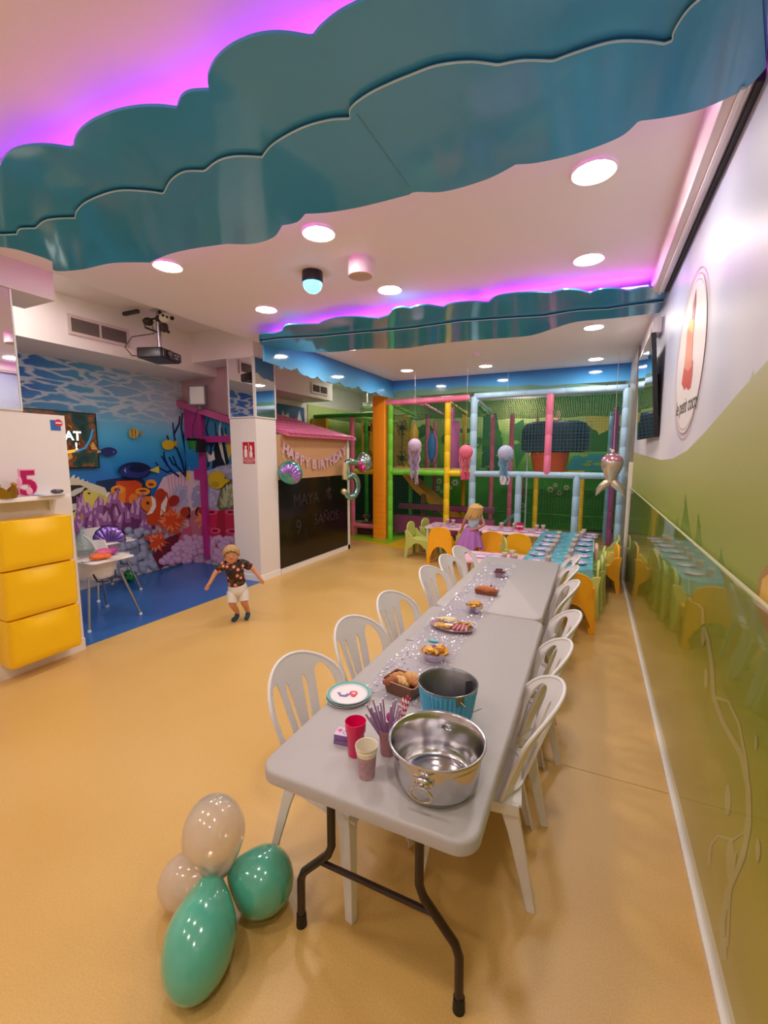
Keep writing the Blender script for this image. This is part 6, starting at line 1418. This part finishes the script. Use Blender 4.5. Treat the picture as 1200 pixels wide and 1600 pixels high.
# ---- children's moulded chairs
def kid_chair(name_label, loc, rz, col, group, sc=1):
    t = thing('kids_chair', name_label, 'chair', loc, rz, group); t.scale = (1.12, 1.12, 1.08); m = M('moulded_'+col.strip('#'), col, .42, bump=.03, bscale=40)
    W_, D_, SH, H_ = .19, .17, .30, .58
    # faces +X. back shell: rounded top, arch cut at the bottom
    def arch(w_, h, n=10, y0=0): return [(w_*math.cos(a), h*math.sin(a)) for a in [PI*i/n for i in range(n+1)]]
    out = [(-W_, 0), (-W_*.98, .2), (-W_*.9, .42)]
    for k in range(9): a = PI-PI*k/8; out.append((W_*.88*math.cos(a) if 0 < k < 8 else (-W_*.88 if k == 0 else W_*.88), .46+.12*math.sin(a)**.8 if 0 < k < 8 else .46))
    out += [(W_*.9, .42), (W_*.98, .2), (W_, 0)]
    inn = [(W_-.045, 0), (W_-.06, .14)]+[(.12*math.cos(a), .14+.13*math.sin(a)) for a in [PI*k/8 for k in range(1, 8)]]+[(-W_+.06, .14), (-W_+.045, 0)]
    g = G(); g.m(m)
    lean = lambda y, z, d: (-D_-.02+d-.04*(1-z/.58)*1.0-.05*max(0, z-.3)*1.2+.25*(y*y), y, z)
    ring = out+inn
    g.prism(ring, 0, .022, lean); g.build('back_shell', t, ang=50, bevel=.005)
    g = G(); g.m(m)
    n = 8; top = [[(-D_+.35*i/n, (j/n*2-1)*(W_-.015), SH-.022*(1-(j/n*2-1)**2)*math.sin(PI*i/n*.9)-.03*(max(0, i/n-.85)/.15)**2) for j in range(n+1)] for i in range(n+1)]
    vt = [[g.v(p) for p in r] for r in top]; vb = [[g.v((p[0], p[1], p[2]-.02)) for p in r] for r in top]
    for i in range(n):
        for j in range(n): g.f([vt[i][j], vt[i+1][j], vt[i+1][j+1], vt[i][j+1]]); g.f([vb[i][j], vb[i][j+1], vb[i+1][j+1], vb[i+1][j]])
        for j in (0, n): g.f([vt[i][j], vt[i+1][j], vb[i+1][j], vb[i][j]]); g.f([vt[j][i], vt[j][i+1], vb[j][i+1], vb[j][i]])
    g.build('seat', t, ang=50)
    for s_ in (-1, 1):
        g = G(); g.m(m)
        o_ = [(-D_-.05, 0), (-D_-.03, .3), (-D_-.05, .45), (-D_+.02, .44), (-D_+.08, .345), (-D_+.16, .31), (D_+.01, .30), (D_+.04, 0), (D_-.005, 0), (D_-.03, .16)]+[(.10*math.cos(a)*1.0, .16+.09*math.sin(a)) for a in [PI*k/8 for k in range(1, 8)]]+[(-D_+.02, .15), (-D_-.005, 0)]
        g.prism(o_, 0, .02, lambda u, v, d: (u, s_*(W_-.02+d+.015*(1-v/.3)), v)); g.build('side_panel', t, ang=50, bevel=.004)
    return t
GN, ON = '#c0c86c', '#ffb41c'
k0 = kid_chair('lime green moulded chair at the left end of the back row, nearer one', (-2.74, 7.42, 0), R(0), GN, 'lime green moulded chairs')
dup(k0, (-2.66, 7.95, 0), R(-4), 'lime green moulded chair at the left end of the back row, farther one')
for x, y, a, lb in ((-.10, 5.50, 180, 'lime green moulded chair right of the foil table, nearest of its row'), (-.06, 5.80, 182, 'lime green moulded chair right of the foil table, second of its row'), (-.02, 6.10, 180, 'lime green moulded chair right of the foil table, third of its row'), (-.02, 6.45, 176, 'lime green moulded chair right of the foil table, partly hidden behind the row'),
                    (.16, 7.0, 172, 'lime green moulded chair behind the orange chair by the right wall'), (.19, 7.45, 182, 'lime green moulded chair farthest back along the right wall'),
                    (-.92, 6.62, 20, 'small lime green moulded chair between the back row and the foil table'), (-1.72, 7.22, 60, 'lime green moulded chair tucked in behind the girl')):
    dup(k0, (x, y, 0), R(a), lb)
k1 = kid_chair('orange moulded chair in the back row, left of the girl', (-2.26, 7.22, 0), R(90), ON, 'orange moulded chairs')
for x, y, a, lb in ((-1.38, 7.18, 90, 'orange moulded chair in the back row, right of the girl'), (-.98, 7.16, 90, 'orange moulded chair in the back row, second right of the girl'), (-.13, 5.04, 92, 'orange moulded chair at the near end of the foil covered table'), (.14, 6.62, 186, 'orange moulded chair close to the right wall beside the foil covered table')):
    dup(k1, (x, y, 0), R(a), lb)

# =====================================================================
# LATEX BALLOONS ON THE FLOOR
# =====================================================================
def latex(label, c, r, L_, axis, mat, grp=None):
    t = thing('balloon', label, 'balloon', c, 0, grp); ax = Vector(axis).normalized(); T = ax.to_track_quat('Z', 'Y').to_matrix().to_4x4()
    prof = []
    for k in range(25):
        a = -PI/2+PI*k/24; z = math.sin(a); rr = math.cos(a)
        neck = (1-.30*max(0, z)**1.6); prof.append((max(rr*neck*r, .004), z*L_*(1+.12*max(0, z)**3)))
    g = G(); g.T = T; g.m(mat); g.lathe(prof, 36, caps=True); g.build('skin', t, ang=80)
    g = G(); g.T = T; g.m(mat); z = prof[-1][1]; g.lathe([(.004, z-.004), (.006, z+.006), (.004, z+.010), (.014, z+.022), (.012, z+.024), (.003, z+.012)], 12); g.build('knot', t)
    return t
tg = M('teal_latex', '#5cbca2', .14, coat=.6, spec=.7, trans=.12); pw = M('pearl_latex', '#f2e4d4', .12, coat=.5, spec=.7, trans=.6)
knot = Vector((-1.215, 1.12, .20))
def toward(c): return knot-Vector(c)
c1 = (-1.165, .955, .125); latex('teal green balloon lying on the floor nearest the camera', c1, .122, .17, (Vector((-.10, .17, .10))), tg, 'teal balloons in the floor cluster')
c2 = (-1.115, 1.215, .122); latex('teal green balloon on the floor beside the table leg', c2, .122, .128, (-.1, -.06, .06), tg, 'teal balloons in the floor cluster')
c3 = (-1.285, 1.145, .315); latex('pearl white balloon resting on top of the floor cluster', c3, .12, .145, (.06, -.04, -.16), pw, 'pearl balloons in the floor cluster')
c4 = (-1.375, 1.09, .125); latex('pearl white balloon at the back left of the floor cluster', c4, .105, .13, (.12, .03, .06), pw, 'pearl balloons in the floor cluster')

# =====================================================================
# THE TWO CHILDREN
# =====================================================================
skin_m = M('child_skin', '#d2926c', .5); skin_g = M('girl_skin', '#c4806c', .5)
def head_parts(t, c, r, sm_, face_dir, hair_m, long_hair=False, tilt=0):
    """face details laid on the head of the body mesh: eyes, nose, mouth, ears, hair"""
    T = Matrix.Translation(c) @ Matrix.Rotation(face_dir, 4, 'Z') @ Matrix.Rotation(tilt, 4, 'X')
    g = G(); g.T = T; g.m(K('#f2ece8', .3))
    for s_ in (-1, 1): g.ball((s_*r*.36, -r*.84, 0), r*.13, 1, .5, .7, n=10, m=8)
    g.m(K('#2c1c18', .2))
    for s_ in (-1, 1): g.ball((s_*r*.36, -r*.90, 0), r*.075, 1, .5, 1, n=10, m=8)
    g.m(K('#7a5034', .6))
    for s_ in (-1, 1): g.tube([(s_*r*.5, -r*.82, r*.2), (s_*r*.36, -r*.9, r*.26), (s_*r*.2, -r*.9, r*.22)], r*.03, 6)
    g.build('eyes', t)
    g = G(); g.T = T; g.m(sm_); g.ball((0, -r*.97, -r*.22), r*.11, .9, 1, 1, n=10, m=8)
    for s_ in (-1, 1): g.ball((s_*r*.97, r*.04, -r*.1), r*.2, .4, .8, 1.1, n=10, m=8)
    g.build('nose_and_ears', t)
    g = G(); g.T = T; g.m(K('#b85a54', .4)); g.tube([(-r*.2, -r*.86, -r*.5), (0, -r*.92, -r*.54), (r*.2, -r*.86, -r*.5)], r*.05, 6); g.build('mouth', t)
    g = G(); g.T = T; g.m(hair_m); n = 32; rings = []
    for k in range(11):
        a = PI/2-k/10*(PI*.62); ring = []
        for i in range(n):
            th = 2*PI*i/n; front = max(0, -math.sin(th)); lim = a if a > .25+.35*front else .25+.35*front
            lim = a+(.0 if a > 0 else 0); ae = max(a, (.50+.05*math.sin(th*11))*front-(.62+.05*math.sin(th*7))*(1-front)); rr = r*(1.045-.05*(k/10)**3+.012*math.sin(th*13+k*.5))
            ring.append((rr*math.cos(ae)*math.cos(th), rr*math.cos(ae)*math.sin(th)*1.05, rr*math.sin(ae)*1.06))
        rings.append(ring)
    g.loft(rings, caps=True)
    if long_hair:
        rn = random.Random(8)
        for i in range(46):
            th = R(rn.uniform(-25, 205)); x, y = r*1.02*math.cos(th), r*1.02*math.sin(th); L_ = rn.uniform(1.2, 1.9)*r
            sw = rn.uniform(-.3, .1)*r
            g.tube([(x*.7, y*.7, r*.6), (x*1.05, y*1.05, 0), (x*1.12+sw*.4, y*1.1, -r*.6), (x*1.15+sw, y*1.0, -L_)], [r*.16, r*.17, r*.14, r*.03], 6)
    g.build('hair', t)
def fingers(base, d, up, s):
    """five short chains rooted in the palm at base, pointing along d"""
    d = Vector(d).normalized(); up = Vector(up).normalized(); sd = d.cross(up).normalized(); out = []
    for k, (off, ln) in enumerate(((-1.2, .85), (-.4, 1), (.4, .95), (1.2, .75))):
        b0_ = Vector(base)+sd*off*s*.30; p1 = b0_+d*s*.85*ln+sd*off*s*.05; p2 = p1+d*s*.5*ln-up*s*.18
        out.append([(tuple(base), s*.42), (tuple(b0_+d*s*.3), s*.17), (tuple(p1), s*.15), (tuple(p2), s*.12)])
    th = Vector(base)+sd*-1*s*.5+d*s*.1; out.append([(tuple(base), s*.42), (tuple(th), s*.17), (tuple(th+d*s*.55-sd*s*.2), s*.13)])
    return out
# running boy ---------------------------------------------------------
bt = thing('person', 'small boy in dark floral shirt and white shorts running on the yellow floor', 'person', (-3.47, 3.56, 0), R(44))
pel = (0.02, 0, .36); che = (0.0, -.01, .56); nek = (-.02, -.015, .655); hd = (-.03, -.02, .765)
HL, HR = (-.285, -.05, .43), (.272, -.04, .44)
chains = [[(pel, .078), ((.01, 0, .46), .08), (che, .085), ((-.01, -.01, .62), .06), (nek, .038), ((-.025, -.02, .70), .068), (hd, .088), ((-.03, -.015, .82), .068)],
          [((-.01, -.01, .62), .06), ((-.10, -.01, .635), .04), ((-.145, -.01, .615), .036), ((-.20, -.02, .565), .027), ((-.255, -.04, .47), .020), (HL, .017)],
          [((-.01, -.01, .62), .06), ((.085, -.01, .64), .04), ((.135, -.01, .62), .036), ((.195, -.01, .57), .027), ((.25, -.03, .48), .020), (HR, .017)],
          [(pel, .078), ((-.035, 0, .33), .058), ((-.045, -.06, .215), .042), ((-.005, .01, .12), .03), ((.012, .02, .075), .024), ((.0, -.0, .035), .024), ((-.05, -.05, .025), .018)],
          [(pel, .078), ((.075, 0, .33), .058), ((.08, -.05, .22), .042), ((.11, .02, .12), .03), ((.12, .03, .075), .024), ((.115, .01, .035), .024), ((.09, -.05, .025), .018)]]
chains += fingers(HL, (-.45, -.1, -.9), (0, -1, 0), .034) + fingers(HR, (.4, -.1, -.9), (0, -1, 0), .034)
skin('body', chains, skin_m, bt, 2)
head_parts(bt, Vector(hd), .088, skin_m, 0, M('blond_hair', '#b08c5c', .7, bump=1, bscale=45, var=.2, vscale=40))
shm = bpy.data.materials.new('floral_shirt'); shm.use_nodes = True; nt = shm.node_tree; b = nt.nodes['Principled BSDF']; b.inputs['Roughness'].default_value = .8
tc = nt.nodes.new('ShaderNodeTexCoord'); vo = nt.nodes.new('ShaderNodeTexVoronoi'); vo.inputs['Scale'].default_value = 21; vo.inputs['Randomness'].default_value = 1; nt.links.new(tc.outputs['Object'], vo.inputs[0])
r1 = ramp_node(nt, [(.0, '#f0d0b0'), (.26, '#e0a080'), (.4, '#9a4028'), (.55, '#341a14')]); nt.links.new(vo.outputs[0], r1.inputs[0])
n3 = nt.nodes.new('ShaderNodeTexNoise'); n3.inputs['Scale'].default_value = 22; nt.links.new(tc.outputs['Object'], n3.inputs[0]); r4 = ramp_node(nt, [(.5, '#241210'), (.56, '#5a4a28')]); nt.links.new(n3.outputs[0], r4.inputs[0])
sepc = nt.nodes.new('ShaderNodeSeparateColor'); nt.links.new(vo.outputs[1], sepc.inputs[0]); gt = nt.nodes.new('ShaderNodeMath'); gt.operation = 'GREATER_THAN'; gt.inputs[1].default_value = .3; nt.links.new(sepc.outputs[0], gt.inputs[0])
mx = nt.nodes.new('ShaderNodeMix'); mx.data_type = 'RGBA'; nt.links.new(gt.outputs[0], mx.inputs[0]); nt.links.new(r4.outputs[0], mx.inputs[6]); nt.links.new(r1.outputs[0], mx.inputs[7]); nt.links.new(mx.outputs[2], b.inputs['Base Color'])
skin('shirt', [[((.02, 0, .375), .105), ((.01, 0, .46), .1), (che, .1), ((-.01, -.01, .62), .072), ((-.02, -.015, .648), .046)],
               [((-.01, -.01, .62), .072), ((-.10, -.01, .64), .052), ((-.15, -.012, .612), .05), ((-.185, -.016, .58), .046)],
               [((-.01, -.01, .62), .072), ((.085, -.01, .645), .052), ((.14, -.01, .615), .05), ((.175, -.01, .585), .046)]], shm, bt, 2)
shortm = M('white_shorts', '#dcd4cc', .7)
g = G(); g.m(shortm)
def oval(c, rx, ry, n=20): return [(c[0]+rx*math.cos(2*PI*i/n), c[1]+ry*math.sin(2*PI*i/n), c[2]) for i in range(n)]
g.loft([oval((.02, 0, .44), .08, .07), oval((.02, 0, .40), .098, .086), oval((.02, 0, .345), .105, .09), oval((.02, -.005, .305), .098, .082), oval((.02, -.005, .28), .05, .05)])
g.tube([(-.01, 0, .36), (-.032, -.012, .32), (-.04, -.035, .27), (-.046, -.052, .225)], [.05, .066, .062, .058], 16); g.tube([(.05, 0, .36), (.072, -.01, .32), (.08, -.028, .27), (.083, -.042, .23)], [.05, .066, .062, .058], 16)
g.build('shorts', bt, ang=70)
for nm_, pts in (('sock', [((.008, .018, .09), .03), ((.0, 0, .036), .03), ((-.055, -.055, .026), .024)]), ('sock', [((.119, .03, .09), .03), ((.115, .01, .036), .03), ((.088, -.055, .026), .024)])):
    skin(nm_, [pts], M('dark_sock', '#24404c', .8), bt, 2)
# girl at the table -----------------------------------------------------
gt_ = thing('person', 'small blonde girl in pale blue top and lilac tutu standing with her back to us', 'person', (-1.66, 6.68, 0), R(14))
pel = (.02, 0, .62); che = (.045, 0, .80); nek = (.055, -.01, .905); hd = (.07, -.03, .995)
# she faces away: local +Y is forward
HL, HR = (-.16, .16, .60), (.0, -.09, .68)
chains = [[(pel, .075), ((.03, 0, .7), .07), (che, .08), ((.05, 0, .86), .062), (nek, .036), ((.062, -.01, .94), .066), (hd, .085), ((.075, -.03, 1.045), .066)],
          [((.05, 0, .86), .062), ((-.04, 0, .875), .038), ((-.085, 0, .85), .034), ((-.11, .03, .76), .025), ((-.14, .10, .66), .019), (HL, .016)],
          [((.05, 0, .86), .062), ((.13, 0, .87), .038), ((.17, -.01, .845), .034), ((.20, -.05, .765), .025), ((.1, -.09, .71), .019), (HR, .016)],
          [(pel, .075), ((-.03, 0, .56), .056), ((-.035, .01, .34), .04), ((-.03, 0, .14), .03), ((-.03, 0, .06), .024), ((-.03, .02, .03), .024), ((-.03, .08, .022), .018)],
          [(pel, .075), ((.075, 0, .56), .056), ((.08, .01, .34), .04), ((.07, 0, .14), .03), ((.07, 0, .06), .024), ((.07, .02, .03), .024), ((.07, .08, .022), .018)]]
chains += fingers(HL, (-.1, .9, -.5), (0, 0, 1), .03) + fingers(HR, (-.8, .1, -.5), (0, -1, 0), .03)
skin('body', chains, skin_g, gt_, 2)
head_parts(gt_, Vector(hd), .084, skin_g, PI, M('light_blond_hair', '#d2a868', .55, bump=.5, bscale=60), False, R(-18))
rn = random.Random(8); g = G(); g.m(M('light_blond_hair', '#d2a868'))
for i in range(130):
    th = R(rn.uniform(150, 390)); r = .084; x, y = math.cos(th), math.sin(th); l = rn.uniform(.09, .15); sw = -rn.uniform(.0, .07)
    c = Vector(hd); g.tube([c+Vector((x*r*.5, y*r*.5, .085)), c+Vector((x*r*1.2, y*r*1.25, .03)), c+Vector((x*r*1.15+sw*.4, y*r*1.15, -.05)), c+Vector((x*r*1.15+sw, y*r*1.0-.01, -l))], [.009, .012, .010, .003], 8)
g.build('long_hair', gt_)
skin('top', [[((.02, 0, .69), .082), ((.03, 0, .74), .082), (che, .092), ((.05, 0, .862), .07), ((.055, 0, .885), .05)], [((.05, 0, .862), .07), ((-.04, 0, .88), .048), ((-.09, 0, .855), .046)], [((.05, 0, .862), .07), ((.13, 0, .875), .048), ((.178, -.01, .85), .048)]], M('pale_blue_fabric', '#b4c8e0', .5, var=.2, vscale=20), gt_, 2)
g = G(); g.m(M('lilac_tulle', '#b070c0', .7)); rings = []
for k in range(9):
    f_ = k/8; z = .72-.33*f_; ring = []
    for i in range(72):
        a = 2*PI*i/72; rr = (.085+.12*f_**.8)*(1+.13*f_*math.sin(a*9+.6)+.04*f_*math.sin(a*17)); ring.append((.015-.03*f_+rr*math.cos(a), rr*.85*math.sin(a), z-.035*f_*math.sin(a*3+1)))
    rings.append(ring)
g.loft(rings, caps=False); g.build('tutu', gt_, ang=80)
g = G(); g.m(K('#6a4a38', .6)); g.ball(Vector(hd)+Vector((.045, -.03, .075)), .022, 1, .7, .8); g.build('hair_bow', gt_)
for s_ in (-.03, .07):
    skin('shoe', [[((s_, 0, .055), .03), ((s_, .02, .032), .032), ((s_, .085, .026), .026)]], K('#d8b0c0', .5), gt_, 2)
